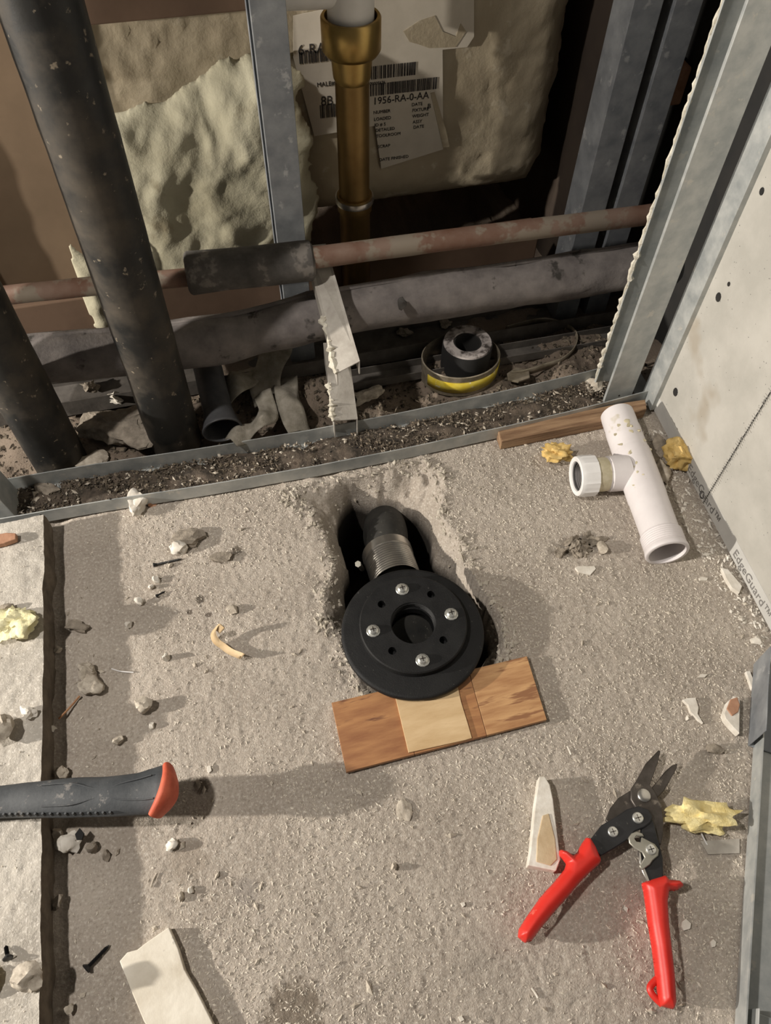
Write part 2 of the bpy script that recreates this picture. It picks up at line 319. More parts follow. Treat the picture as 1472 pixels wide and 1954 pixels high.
# ------------------------------------------------------------ setting
inner = [P(x, y, -.012 if y < 1000 else -.04)[:2] for x, y in ((640, 995), (645, 950), (668, 925), (720, 938), (748, 935), (800, 952), (826, 985), (830, 1060), (872, 1095), (925, 1170), (940, 1240), (900, 1300), (720, 1300), (680, 1240), (662, 1180), (655, 1120), (665, 1085), (650, 1040))]
outer = [P(x, y, 0)[:2] for x, y in ((545, 945), (600, 922), (662, 912), (740, 893), (800, 880), (838, 900), (850, 935), (838, 975), (852, 1000), (888, 1042), (880, 1065), (888, 1100), (925, 1140), (955, 1175), (962, 1220), (958, 1262), (930, 1300), (900, 1330), (720, 1340), (700, 1325), (665, 1265), (645, 1205), (618, 1180), (622, 1120), (641, 1085), (622, 1030), (590, 975), (560, 955))]
def floor_h(x, y):
    p = np.c_[x, y, x*0]
    z = .0007*fbm(p*30, 3, 3) + .0007*fbm(p*210, 11, 3, .8)
    wob = .006*fbm(p*70, 5, 3)
    io = inpoly(x, y, outer); ii = inpoly(x, y, inner); do = dpoly(x, y, outer)+wob*.6; di = dpoly(x, y, inner)+wob*.4
    t = np.clip(do, 0, 1)/(np.clip(do, 0, 1)+np.clip(di, .0005, 1))
    zr = -.048*np.clip(t, 0, 1)**1.3 + .006*fbm(p*60, 21, 4)*np.minimum(1, do/.01) + .0022*fbm(p*170, 23, 3, .7)
    zi = -.05 - np.clip(di/.006, 0, 1)*.17 + .006*fbm(p*50, 31, 3)
    z = np.where(ii, zi, np.where(io, zr, z))
    near = (~io) & (do < .03); z = z + np.where(near, .004*(1-do/.03)*fbm(p*60, 9, 3), 0)
    # scooped recess with old mortar, saw-cut trench at left, ragged spill right of the chase
    rx, ry, _ = P(1105, 1040); z = z - .006*np.exp(-(((x-rx)/.03)**2+((y-ry)/.014)**2)**2)
    z = z + np.where(y > .72, .012*fbm(p*16, 41, 4), 0)
    z = z - .006*np.exp(-((x+.268)/.012)**2)
    return z
xs = np.r_[np.arange(-1.3, -.62, .04), np.arange(-.60, -.30, .006), np.arange(-.295, .615, .0022), np.arange(.63, .9, .03)]
ys = np.r_[np.arange(-.6, -.11, .03), np.arange(-.10, .90, .0022), np.arange(.92, 1.75, .03)]
X, Y = np.meshgrid(xs, ys); X = X.ravel(); Y = Y.ravel(); Z = floor_h(X, Y)
fl = bigmesh('floor', np.c_[X, Y, Z], grid_faces(len(xs), len(ys)), m_floor); props(fl, 'dusty broken concrete floor with a ragged drain hole', None, None, 'structure')
# raised pale slab left of the saw cut
xs2 = np.r_[np.linspace(-1.6, -.56, 24), np.arange(-.55, -.2795, .0025)]; ys2 = np.r_[np.arange(-.5, -.11, .05), np.arange(-.10, .646, .0025)]
X2, Y2 = np.meshgrid(xs2, ys2); sh = X2.shape; edge = -.2795+.0012*fbm(np.c_[Y2.ravel()*30, Y2.ravel()*0, Y2.ravel()*0], 4, 4).reshape(sh)+Y2*.005
X2 = X2+np.where(X2 > -.3, 1, 0)*0; last = X2[:, -1:].copy()
X2[:, -14:] = X2[:, -14:]+(edge[:, -14:]-last)*np.linspace(0, 1, 14)[None, :]
Z2 = .033+.0007*fbm(np.c_[X2.ravel()*150, Y2.ravel()*150, X2.ravel()*0], 2, 3, .7).reshape(sh)+.001*fbm(np.c_[X2.ravel()*25, Y2.ravel()*25, X2.ravel()*0], 7, 3).reshape(sh)
Z2 = Z2-np.where(X2 < -.30, 0, 0)
cols = [(X2, Y2, Z2)]
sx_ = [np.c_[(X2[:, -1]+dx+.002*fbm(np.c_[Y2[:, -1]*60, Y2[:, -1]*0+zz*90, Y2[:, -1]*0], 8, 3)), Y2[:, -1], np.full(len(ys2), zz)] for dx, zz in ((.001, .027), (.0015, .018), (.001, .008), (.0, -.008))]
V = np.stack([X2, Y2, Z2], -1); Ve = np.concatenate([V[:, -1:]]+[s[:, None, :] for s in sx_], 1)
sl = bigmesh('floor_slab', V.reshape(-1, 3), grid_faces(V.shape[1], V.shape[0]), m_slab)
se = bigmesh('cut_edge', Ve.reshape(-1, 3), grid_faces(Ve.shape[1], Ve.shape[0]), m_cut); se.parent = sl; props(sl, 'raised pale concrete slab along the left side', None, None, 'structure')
# chase walls and added black panel
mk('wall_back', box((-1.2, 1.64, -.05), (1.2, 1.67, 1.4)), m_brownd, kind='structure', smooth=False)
mk('added_black_panel_right', box((.665, .70, -.02), (.69, 1.64, 1.4)), m_dark, kind='structure', smooth=False)  # near-black panel added so the gap beside the front studs turns black

# cement board wall on the right: two panels, taped joint, printed edge band
bA = np.array([.588, .660]); bB = np.array([.5690, .284]); bd = (bB-bA)/np.linalg.norm(bB-bA); bn = np.array([-bd[1], bd[0]])  # bn points into wall (+x)
if bn[0] < 0: bn = -bn
def bpt(s, h, off=0.): q = bA+bd*s-bn*off; return np.array([q[0], q[1], h])
def raybd(x, y):   # pixel -> (s, h) on the board face
    d = ray(x, y); n3 = np.array([bn[0], bn[1], 0]); a3 = np.array([bA[0], bA[1], 0]); t = ((a3-CAM) @ n3)/(d @ n3); q = CAM+d*t
    return (q[:2]-bA) @ bd, q[2]
wr = T('wall_right', 'grey cement board wall at the right of the floor', None, (.6, .4, 0), None, 'structure')
sj = raybd(1358, 935)[0]
def panel(s0, s1, h0, h1):
    a = [bpt(s0, 0)[:2], bpt(s1, 0)[:2], bpt(s1, 0, -.0125)[:2], bpt(s0, 0, -.0125)[:2]]; return prism(a, h0, h1)
mk('cement_panel', panel(0, sj-.0008, .003, 1.15), m_board, wr, smooth=False, bevel=.0012)
mk('cement_panel', panel(sj+.0008, .62, .003, 1.15), m_board, wr, smooth=False, bevel=.0012)
band = mk('edge_band', join(prism([bpt(a, 0, .0004)[:2], bpt(b, 0, .0004)[:2], bpt(b, 0, -.001)[:2], bpt(a, 0, -.001)[:2]], .003, .030) if 0 else (np.array([bpt(a, .004, .0005), bpt(b, .004, .0005), bpt(b, .030, .0005), bpt(a, .030, .0005), bpt(a, .004, -.001), bpt(b, .004, -.001), bpt(b, .030, -.001), bpt(a, .030, -.001)]), [[0, 1, 2, 3], [7, 6, 5, 4], [0, 4, 5, 1], [3, 2, 6, 7]])) if 0 else join(*[(np.array([bpt(a, .004, .0005), bpt(b, .004, .0005), bpt(b, .030, .0005), bpt(a, .030, .0005), bpt(a, .004, -.001), bpt(b, .004, -.001), bpt(b, .030, -.001), bpt(a, .030, -.001)]), [[0, 1, 2, 3], [7, 6, 5, 4], [0, 4, 5, 1], [3, 2, 6, 7], [0, 3, 7, 4], [1, 5, 6, 2]]) for a, b in ((0, sj-.001), (sj+.001, .62))]), m_band, wr, smooth=False, label='smooth pale band along the bottom edge of the panels')
s0, h0 = raybd(1395, 1052)
txt = []
ls = []
sE, _ = raybd(1398, 1058); sF, _ = raybd(1466, 1168); span = sF-sE
tv = curve_mesh('EdgeGuard\u2122', .02, .0002); tw = tv[0][:9999, 0].max(); sc_ = span*1.06/tw
sG = raybd(1372, 985)[0]-span
for k in (sE, sG, sE+span*1.75):
    txt.append(on_plane((tv[0]*np.array([sc_, .95, 1]), tv[1]), bpt(k, .0095, .0008), (bd[0], bd[1], 0), (0, 0, 1)))
mk('edge_lettering', join(*txt), m_ink, wr, pobj=band, smooth=False, label='repeated grey EdgeGuard lettering')
# woven joint tape over the vertical joint
rn = random.Random(4); st = []
def sliver(a, b, wd, off=.0012, hgt=.0004):
    a = np.array(a); b = np.array(b); d = b-a; d = d/np.linalg.norm(d); n = np.array([-d[1], d[0]])*wd/2
    q = [bpt(*(a+n), off), bpt(*(b+n), off), bpt(*(b-n), off), bpt(*(a-n), off), bpt(*(a+n), off-hgt), bpt(*(b+n), off-hgt), bpt(*(b-n), off-hgt), bpt(*(a-n), off-hgt)]
    return np.array(q), [[0, 1, 2, 3], [7, 6, 5, 4], [0, 4, 5, 1], [1, 5, 6, 2], [2, 6, 7, 3], [3, 7, 4, 0]]
for k in range(110):
    h = .006+k*.0042
    if rn.random() < .85: st.append(sliver((sj-.003-rn.random()*.003, h), (sj+.004+rn.random()*.003, h+.0004), .0005, .0008))
for k in range(8):
    if 2 < k < 5: st.append(sliver((sj-.008+k*.0024, .006), (sj-.008+k*.0024, .47), .0004, .0008))
mk('joint_tape', join(*st), m_board, wr, kind='stuff', smooth=False)
st = [sliver((sj+rn.uniform(-.001, .001), h), (sj+rn.uniform(-.001, .001), h+.006), rn.uniform(.001, .003), .0005) for h in np.arange(.004, .5, .0062)]
mk('joint_gap', join(*st), m_dark, wr, smooth=False)
for (x, y, r) in ((1372, 567, .0042), (1290, 748, .0045), (1341, 944, .0045), (1455, 365, .003), (1392, 542, .002)):
    s_, h_ = raybd(x, y); a = np.arange(10)*.628
    ring = lambda rr, off: np.array([bpt(s_+rr*math.cos(q), h_+rr*1.2*math.sin(q), off) for q in a])
    mk('fixing_hole', loft([ring(r*1.25, .0003), ring(r*1.15, .001), ring(r, .0008), ring(r*.6, .0002)]), m_dark, wr)
pits = []
for k in range(520):
    s_ = rn.uniform(0, .5); h_ = rn.uniform(.035, .6); r = rn.uniform(.0003, .0009); a = np.arange(5)*1.2566
    pits.append((np.array([bpt(s_+r*math.cos(q), h_+r*math.sin(q), .0001) for q in a]), [[0, 1, 2, 3, 4]]))
mk('surface_pits', join(*pits), m_ink, wr, kind='stuff', smooth=False)

# ------------------------------------------------------------ steel framing
TR = [(-.60, .668), (-.33, .6585), (.076, .6475), (.36, .655), (.600, .6735)]
def sweepx(poly, stations, dz=0):
    return loft([np.c_[np.full(len(poly), x), y+poly[:, 0], poly[:, 1]+dz] for x, y in stations])
stn = [(x, float(np.interp(x, [a for a, b in TR], [b for a, b in TR]))) for x in np.linspace(-.60, .600, 40)]
stn = [(x, y+.0008*math.sin(x*23)) for x, y in stn]
prf = thick([(-.0005, .027), (0, .0045), (.060, .0045), (.0605, .031)], .0014)
ft = T('floor_track', 'long galvanised steel floor track across the room between floor and pipes', 'track', (0, .66, 0))
tr = mk('channel', sweepx(prf, stn), m_zinc, ft, angle=25)
def ytrk(x): return float(np.interp(x, [a for a, b in TR], [b for a, b in TR]))
for px_, py_ in ((55, 973), (78, 982), (211, 952), (306, 936), (400, 920), (425, 913), (632, 862), (682, 854), (1182, 755), (5, 990)):
    q = PY(px_, py_, ytrk(P(px_, py_+15)[0])-.0012); mk('screw_hole', tube([q+(0, -.0004, 0), q+(0, .0004, 0)], .0016, 8), m_dark, ft)
rt = thick([(0, .030), (0, .003), (.062, .003), (.062, .030)], .0014)
mk('rear_floor_track', sweepx(rt, [(x, .842-.0*x) for x in np.linspace(-.6, .655, 8)]), m_dirtst, None, 'dull steel floor track at the back of the pipe chase behind the pipes', 'track', smooth=False)
def stud(name, label, VF, m, group=None, **k):
    return mk(name, VF, m, None, label, 'stud', group, smooth=False, bevel=.0008, **k)
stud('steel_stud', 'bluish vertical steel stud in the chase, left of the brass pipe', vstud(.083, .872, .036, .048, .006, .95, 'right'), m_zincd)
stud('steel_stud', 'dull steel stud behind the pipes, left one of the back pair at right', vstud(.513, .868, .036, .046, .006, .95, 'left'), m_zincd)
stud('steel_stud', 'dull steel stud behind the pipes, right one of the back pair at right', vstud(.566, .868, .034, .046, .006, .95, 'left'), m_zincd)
fr = T('steel_stud', 'bright front steel stud at the right with plaster crusted along its edge', 'stud', (.53, .68, 0))
fs = mk('channel', vstud(.5165, .6785, .0425, .038, .006, .95, 'right', lip=.004), m_zinc, fr, smooth=False, bevel=.0008)
rng = np.random.RandomState(3); zz = np.arange(.02, .95, .006)
pth = np.c_[.5165+.0006*rng.randn(len(zz)), .716+.0006*rng.randn(len(zz)), zz]
mk('plaster_crust', tube(pth, .0014+.0011*np.abs(rng.randn(len(zz)))*np.where(zz < .35, 1.2, .6), 6, nz=.0006), m_plaster, fr, label='cream plaster crust down the back edge')
stud('steel_stud', 'bright steel stud beside the end of the cement board wall', vstud(.5805, .652, .030, .030, .006, 1.15, 'left', lip=.012), m_zinc)
q = PX(1243, 742, .5805)
stud('steel_stud', 'short view of steel stud standing in the left end of the front floor track', vstud(-.350, .665, .034, .045, .006, .16, 'right', lean=(-.02, 0)), m_zinc)
# two dusty channel offcuts running from the chase stud down to the floor track
def cstub(yz0, yz1, x0, x1, hgt, xs0=0, xs1=0):
    rings = []
    prf = thick([(0, -hgt), (0, 0), (x1-x0, 0), (x1-x0, -hgt)], .0014)
    for (y, z), dx in ((yz0, xs0), (yz1, xs1)): rings.append(np.c_[x0+dx+prf[:, 0], np.full(len(prf), y), z+prf[:, 1]])
    return loft(rings)
def fit(name, label, ptsF, ptsB, Yf, Yb, hgt):
    fl_, fr_ = PY(*ptsF[0], Yf), PY(*ptsF[1], Yf); bl, br = PY(*ptsB[0], Yb), PY(*ptsB[1], Yb)
    def ring(l, r):
        w_ = r[0]-l[0]; p_ = thick([(0, -hgt), (0, 0), (w_, 0), (w_, -hgt)], .0014); return np.c_[l[0]+p_[:, 0], np.full(len(p_), l[1]), l[2]+p_[:, 1]+(r[2]-l[2])*p_[:, 0]/w_]
    t_ = T(name, label, 'channel', ((fl_+fr_)/2*np.array([1, 1, 0])))
    mk('channel', loft([ring(fl_, fr_), ring((fl_*.93+bl*.07), (fr_*.93+br*.07)), ring(bl, br)]), m_dusty, t_, smooth=False)
    return t_, fl_, bl
t1, a1, b1 = fit('channel_offcut', 'dusty steel channel offcut sloping down over the pipes, upper of two', ((644, 712), (686, 690)), ((583, 470), (621, 466)), .705, .866, .022)
t2, a2, b2 = fit('channel_offcut', 'dusty steel channel offcut resting in the floor track, lower of two', ((638, 803), (682, 800)), ((618, 655), (662, 652)), .702, .785, .036)
for t_, a_, b_, n_ in ((t1, a1, b1, .45), (t2, a2, b2, .5)):
    k = np.linspace(0, n_, 24)[:, None]; pp = a_+(b_-a_)*k+np.array([-.001, 0, -.002])+np.random.RandomState(5).randn(24, 3)*.001
    mk('plaster_crust', tube(pp, .002+.0022*np.abs(np.random.RandomState(6).randn(24)), 7, nz=.001), m_plaster, t_, label='cream plaster crust on the left edge')
# track at the lower right edge
e0 = P(1444, 1300); e1 = P(1398, 1990); dv = (e1-e0)[:2]; dv /= np.linalg.norm(dv); pn = np.array([-dv[1], dv[0]])
if pn[0] < 0: pn = -pn
def strk(prf_, a, b, off=0., zo=0., n=12):
    rings = []
    for k in np.linspace(0, 1, n):
        c = e0[:2]+dv*(a+(b-a)*k)+pn*off; rings.append(np.c_[c[0]+pn[0]*prf_[:, 0], c[1]+pn[1]*prf_[:, 0], prf_[:, 1]+zo+.0006*math.sin(k*9)])
    return loft(rings)
prf2 = thick([(0, .0305), (.0008, .0035), (.060, .0035), (.0608, .0305)], .0014)
L = float(np.linalg.norm(e1-e0))
rtk = T('wall_track', 'galvanised steel floor track along the lower right edge of the floor', 'track', (*(e0[:2]), 0))
mk('channel', strk(prf2, 0.02, L+.2), m_zinc, rtk)
stud('steel_stud', 'short dark steel channel standing in the top end of the lower right track', strk(thick([(-.001, .055), (0, .006), (.045, .006), (.046, .055)], .0014), -.018, .085, -.006), m_zincd)
stud('steel_stud', 'steel channel end lying inside the lower right track at the bottom corner', strk(thick([(0, .034), (0, .008), (.040, .008), (.040, .034)], .0014), L-.03, L+.2, .009), m_zinc)
q = plate([(1338, 1605), (1412, 1600), (1412, 1628), (1352, 1630)], .0035, .002); mk('metal_scrap', q, m_dusty, None, 'small grey metal scrap poking out beside the lower right track', 'scrap', smooth=False)

# ------------------------------------------------------------ pipes of the chase
def vpipe(name, label, top, bot, Yc, zt, r, seed):
    b = PY(*bot, Yc); a = PY(*top, Yc); d = (a-b)/(a[2]-b[2]); p0 = b-d*(b[2]-.0); p1 = b+d*(zt-b[2])
    return mk(name, tube(dense([p0, p1], .02), r, 40, nz=.0005, seed=seed), m_black, None, label, 'pipe')
vpipe('soil_pipe', 'thick black vertical pipe crossing in front of the insulation, right of two', (75, 0), (324, 800), .759, .95, .0355, 1)
vpipe('soil_pipe', 'thick black vertical pipe at the left edge, left of two', (-60, 560), (100, 850), .759, .95, .035, 2)
a = PY(-60, 571, .835); b = PY(205, 543, .835); c = PY(372, 528, .835)
cp = T('copper_pipe', 'brownish thin pipe running across the left of the chase into grey insulation', 'pipe', (b[0], b[1], 0))
mk('tube', tube(dense([a, b, c], .02), .0115, 20, nz=.0003), m_copper, cp)
e = PY(355, 522, .835); f = PY(600, 497, .832)
mk('insulation_sleeve', tube(np.array([e+(f-e)*k for k in (0, .01, .03, .3, .6, .9, .97, .99)]), np.array([.020, .024, .0265, .026, .026, .026, .0255, .021]), 24, nz=.0009, sx=1.0), m_foamd, cp, label='dark grey foam sleeve')
a = PY(560, 497, .828); b = PY(900, 452, .828); c = PY(1250, 408, .828); d = PY(1262, 406, .828)
mk('copper_pipe', tube(dense([a, b, c, d], .02), .0138, 24, nz=.0004), m_copper, None, 'reddish copper pipe crossing in front of the brass drain pipe', 'pipe')
a = PY(30, 690, .829); b = PY(400, 650, .829); c = PY(660, 592, .829); d = PY(1000, 540, .829); e = PY(1240, 502, .829)
ip = T('insulated_pipe', 'fat grey insulated pipe running low across the whole chase', 'pipe', (.2, .82, 0))
pp = spline([a, b, c, d, e], 9)
mk('insulation', tube(pp, .033+.0012*np.sin(np.arange(len(pp))*.9), 30, nz=.0022, seed=4), m_rpipe, ip)
off = np.array([0, -.006, .0335])
mk('seam_flap', tube(pp[2:-1]+off+np.array([0, .012, -.001]), .0035, 8, nz=.0008), m_rpipe, ip, label='raised seam along the top')
for u in (9, 22, 31):
    mk('sleeve_joint', tube([pp[u], pp[u]*.985+pp[u+1]*.015], .0347, 30), m_foamd, ip) if 0 else None
q = PY(768, 580, .792); mk('dirt_lump', rock(q-(0, .0, .008), (.009, .006, .009), 8, 2), m_foamd, ip)
# brass drain
bx, by = float(PY(674, 240, .93)[0]), .93
zb = lambda y_, x_=678: PY(x_, y_, by-.02)[2]
z_n0, z_n1, z_s, z_r0, z_r1 = zb(112), zb(62), zb(162), zb(392), zb(415)
bt = T('brass_drain_pipe', 'brass bath drain pipe with nut, hanging in front of the labelled tub', 'pipe', (bx, by, 0))
mk('tail_pipe', lathe((bx, by, 0), [(.0001, z_r0-.004), (.0205, z_r0-.004), (.0207, z_s-.002), (.0001, z_s-.002)]), m_brassd, bt)
mk('lower_pipe', lathe((bx, by, 0), [(.021, .0), (.021, z_r1-.004), (.0235, z_r1), (.0238, z_r0-.002), (.0238, z_r0+.004), (.020, z_r0+.004), (.020, z_r0-.01)]), m_brassd, bt)
mk('lip_ring', lathe((bx, by, 0), [(.021, z_r0+.001), (.0262, z_r0+.002), (.0268, z_r0-.002), (.0262, z_r0-.006), (.021, z_r0-.006)]), m_steel, bt, label='shiny ring at the joint')
mk('shoulder', lathe((bx, by, 0), [(.0205, z_s-.004), (.0225, z_s), (.0230, z_s+.004), (.0245, z_n0-.006), (.0245, z_n0+.004)]), m_brass, bt)
a_ = np.arange(64)*2*math.pi/64; 
def nutring(r, z, k=.0): return np.c_[bx+r*np.cos(a_), by+r*np.sin(a_), np.full(64, z)]
mk('slip_nut', loft([nutring(.024, z_n0-.004), nutring(.031, z_n0-.002), nutring(.0345, z_n0+.003), nutring(.0345, z_n1+.008), nutring(.033, z_n1+.010), nutring(.030, z_n1+.010), nutring(.030, z_n0+.01), nutring(.024, z_n0+.008)], caps=False), m_brass, bt)
mk('white_drain_tee', join(tube([(bx, by, z_n0+.014), (bx, by, z_n0+.02), (bx, by, .80)], np.array([.024, .0265, .0265]), 32), tube([(bx, by, PY(590, -6, by)[2]+.006), (bx-.075, by+.004, PY(590, -6, by)[2]+.008)], .020, 24)), m_white, None, 'white plastic pipe standing in the top of the brass nut', 'pipe')

# ------------------------------------------------------------ tub underside, labels, insulation
def tub():
    x0, x1, z0, z1, yf = -.16, .515, .155, 1.1, 1.0; r = .05; nU, nV = 150, 130
    # front face with rounded right side and rounded bottom
    us = np.r_[np.linspace(x0, x1-r, 110), x1-r+r*np.sin(np.linspace(.06, math.pi/2, 20)), np.full(16, x1)]
    uy = np.r_[np.zeros(110), r-r*np.cos(np.linspace(.06, math.pi/2, 20)), np.linspace(r+.02, .42, 16)]
    vs = np.r_[np.full(14, z0), z0+r-r*np.cos(np.linspace(0, math.pi/2, 18)), np.linspace(z0+r+.005, z1, 120)]
    vy = np.r_[np.linspace(.42, r+.02, 14), r-r*np.sin(np.linspace(0, math.pi/2, 18)), np.zeros(120)]
    U_, V_ = np.meshgrid(us, vs); UY, VY = np.meshgrid(uy, vy); Yy = yf+np.maximum(UY, VY)+.3*np.minimum(UY, VY)
    xx = U_-.12*np.clip(.24-V_, 0, 1)*0-.35*np.clip((z0+r-V_), 0, 1)*(U_ > x1-.08)*((U_-(x1-.08))/.08)
    p = np.stack([xx, Yy, V_], -1).reshape(-1, 3); n = .0026*fbm(p*22, 5, 4)+.0012*fbm(p*90, 8, 3); flat = (p[:, 0] > .10)&(p[:, 0] < .40)&(p[:, 2] > .22)
    p[:, 1] -= np.where(flat, n*.3, n); p[:, 2] += np.where(p[:, 2] < z0+.01, n*1.5, 0); p[:, 0] += np.where(p[:, 0] > x1-.01, n*1.5, 0)
    return p, grid_faces(len(us), len(vs))
tb = T('bathtub', 'rough tan fibreglass tub underside with printed labels behind the studs', 'bathtub', (.2, 1.0, .15))
p, fq = tub(); o = bigmesh('shell', p, fq, m_tub, (.2, 1.0, .15)); o.location = (0, 0, 0); o.parent = tb.o
o.modifiers.new('solid', 'SOLIDIFY').thickness = .006
YL = .9955
def lab(px, th=.0008, y=YL):
    pts = [PY(a, b, y) for a, b in px]; f = np.array(pts); bk = f+np.array([0, th, 0]); return loft([f, bk])
def letters(t, at, hpx, y=YL-.0006, sx=1.):   # text at pixel, baseline left
    q = PY(*at, y); hgt = hpx/1470*np.linalg.norm(q-CAM)*1.25; return on_plane(curve_mesh(t, hgt*1.35, .0002, sx=sx), q, (1, 0, 0), (0, 0, 1))
def bars(x0y0, x1, hpx, y=YL-.0006, seed=1, step=1.0):
    q = PY(*x0y0, y); q1 = PY(x1, x0y0[1], y); wd = q1[0]-q[0]; hh = hpx/1470*np.linalg.norm(q-CAM)*1.3; r_ = random.Random(seed); x = q[0]; out = []
    while x < q[0]+wd:
        b_ = r_.choice((.0007, .0011, .0016, .0021)); out.append(box((x, y-.0002, q[2]), (x+b_, y, q[2]+hh))); x += b_+r_.choice((.0007, .0010, .0016))
    return join(*out)
l1 = mk('paper_label', lab([(560, 30), (905, -40), (905, 70), (892, 90), (845, 95), (846, 285), (728, 322), (716, 240), (600, 260), (560, 110)]), m_paper, tb, smooth=False)
mk('label_lettering', join(letters('1956-RA-0-AA', (712, 200), 10, sx=.96), letters('NUMBER', (713, 218), 4.5), letters('LOADED', (714, 231), 4.5), letters('ID # 5', (715, 242), 4.5), letters('DETAILED', (717, 252), 4.5), letters('TOOLROOM', (718, 263), 4.5),
    letters('SCRAP', (721, 283), 4.5), letters('DATE FINISHED', (724, 308), 4.5), letters('DATE', (786, 203), 4.5), letters('FIXTURE', (787, 214), 4.5), letters('WEIGHT', (787, 225), 4.5), letters('ASSY', (788, 236), 4.5), letters('DATE', (789, 246), 4.5), letters('00005676', (706, 163), 4),
    letters('B', (816, 207), 6.5)), m_inkb, tb, pobj=l1, smooth=False)
mk('barcode', bars((709, 152), 790, 16, seed=3), m_inkb, tb, pobj=l1, smooth=False); mk('barcode', bars((707, 184), 833, 15, seed=5), m_inkb, tb, pobj=l1, smooth=False)
[mk('label_lettering', v_, m_inkb, tb, pobj=l1, smooth=False) for v_ in (letters('6-RA', (569, 105), 13), letters('MALE#', (605, 166), 6), letters('8B', (613, 202), 13, sx=.9))]
mk('barcode', bars((572, 122), 640, 14, seed=7), m_inkb, tb, pobj=l1, smooth=False); mk('barcode', bars((612, 226), 650, 17, seed=8), m_inkb, tb, pobj=l1, smooth=False)
mk('torn_patch', lab([(770, 60), (800, 40), (830, 30), (845, 60), (870, 70), (880, 45), (890, 60), (870, 90), (820, 92), (800, 85), (782, 80)], y=YL-.0006), m_tub, tb, pobj=l1, smooth=False, label='bare tan spot where the label has torn away')
mk('torn_strip', lab([(822, 178), (830, 176), (852, 250), (858, 280), (846, 282)], y=YL-.0006), m_tub, tb, pobj=l1, smooth=False, label='bare tan diagonal tear')
def fluff(name, outline, Yc, dep, seed, mat, label, step=.0032, back=.03, cat='insulation', nlow=.012):
    pl = [(q[0], q[2]) for q in [PY(a, b, Yc) for a, b in outline]]; pa = np.array(pl)
    gx = np.arange(pa[:, 0].min()-.01, pa[:, 0].max()+.01, step); gz = np.arange(pa[:, 1].min()-.01, pa[:, 1].max()+.01, step); A, B = np.meshgrid(gx, gz); A = A.ravel(); B = B.ravel()
    wb = .008*fbm(np.c_[A*40, B*40, A*0], seed, 3); ins = inpoly(A, B, pl); d = np.where(ins, dpoly(A, B, pl), -dpoly(A, B, pl))+wb
    dd = np.clip(d, 0, 1); bulge = dep*(1-np.exp(-dd/.022)); wx = .03*fbm(np.c_[A*9, B*9, A*0], seed+7, 2); lumps = (fbm(np.c_[(A+wx)*16, (B-wx)*8, A*0+seed], seed, 4, .5)*.011+.004*np.abs(fbm(np.c_[(A+wx)*40, (B+wx)*22, A*0], seed+9, 3)))+nlow*.8*fbm(np.c_[A*7, B*7, A*0], seed+3, 2)
    f = Yc-bulge-lumps*np.clip(dd/.02, 0, 1); nx, nz_ = len(gx), len(gz)
    Vf = np.c_[A, f, B]; Vb = np.c_[A, np.full(len(A), Yc)+back*np.clip(dd/.02, 0, 1), B]
    q = grid_faces(nx, nz_); keep = (d[q] > 0).all(1); q = q[keep]
    Fc = q.tolist()+(q[:, ::-1]+len(Vf)).tolist()
    # stitch border
    from collections import Counter
    ed = Counter(); dr = {}
    for a_, b_, c_, d_ in q.tolist():
        for e_ in ((a_, b_), (b_, c_), (c_, d_), (d_, a_)): k_ = tuple(sorted(e_)); ed[k_] += 1; dr[k_] = e_
    n0 = len(Vf)
    for k_, c_ in ed.items():
        if c_ == 1: u_, v_ = dr[k_]; Fc.append([v_, u_, u_+n0, v_+n0])
    used = sorted({i for f_ in Fc for i in f_}); mp = {u: i for i, u in enumerate(used)}; Va = np.concatenate([Vf, Vb])[used]; Fc = [[mp[i] for i in f_] for f_ in Fc]
    o_ = mk(name, (Va, Fc), mat, None, label, cat, angle=180); bm = bmesh.new(); bm.from_mesh(o_.data)
    for _ in range(4): bmesh.ops.smooth_vert(bm, verts=bm.verts, factor=.5, use_axis_x=True, use_axis_y=True, use_axis_z=True)
    bm.to_mesh(o_.data); bm.free(); return o_
fluff('glass_wool_batt', [(190, 215), (260, 205), (300, 190), (345, 170), (395, 140), (470, 100), (535, 98), (562, 122), (580, 160), (582, 200), (592, 250), (602, 310), (602, 380), (600, 440), (585, 470), (560, 560), (460, 585), (330, 600), (270, 560), (225, 420), (195, 330)], .972, .028, 3, m_fluff, 'torn cream glass wool insulation bulging behind the studs', back=.02)
fluff('glass_wool_tuft', [(130, 470), (160, 480), (190, 500), (215, 560), (225, 620), (190, 650), (160, 600), (140, 540)], .93, .008, 9, m_fluff, 'small tuft of pale glass wool behind the left of the big black pipe', nlow=.003, back=.012)
# boards at the left and under the tub
q0 = PY(0, 400, .985)
mk('brown_board', box((-.335, .975, -.01), (-.17, .99, 1.1)), m_brown, None, 'smooth brown board behind the black pipe at the upper left', 'board', smooth=False)
gb = T('drywall_end', 'grey drywall end with ragged mesh tape at the far left edge', 'drywall', (-.4, .96, 0))
mk('panel', box((-.60, .955, -.01), (-.315, .970, 1.1)), m_grybrd, gb, smooth=False)
rn = random.Random(9); ss = [box((-.332-rn.random()*.003, .9525, .02+k*.0045), (-.318+rn.random()*.002, .9545, .0215+k*.0045)) for k in range(150)]
mk('mesh_tape', join(*ss), m_plaster, gb, kind='stuff', smooth=False)
mk('corner_edge', tube(dense([(-.315, .953, 0), (-.315, .953, .9)], .02), .004, 8, nz=.0015), m_plaster, gb)
mk('wood_batten', box((-.16, .96, PY(300, 30, .97)[2]), (.095, .985, PY(300, 30, .97)[2]+.05)), m_brownd, None, 'reddish brown wood batten at the top above the glass wool', 'batten', smooth=False, bevel=.002)
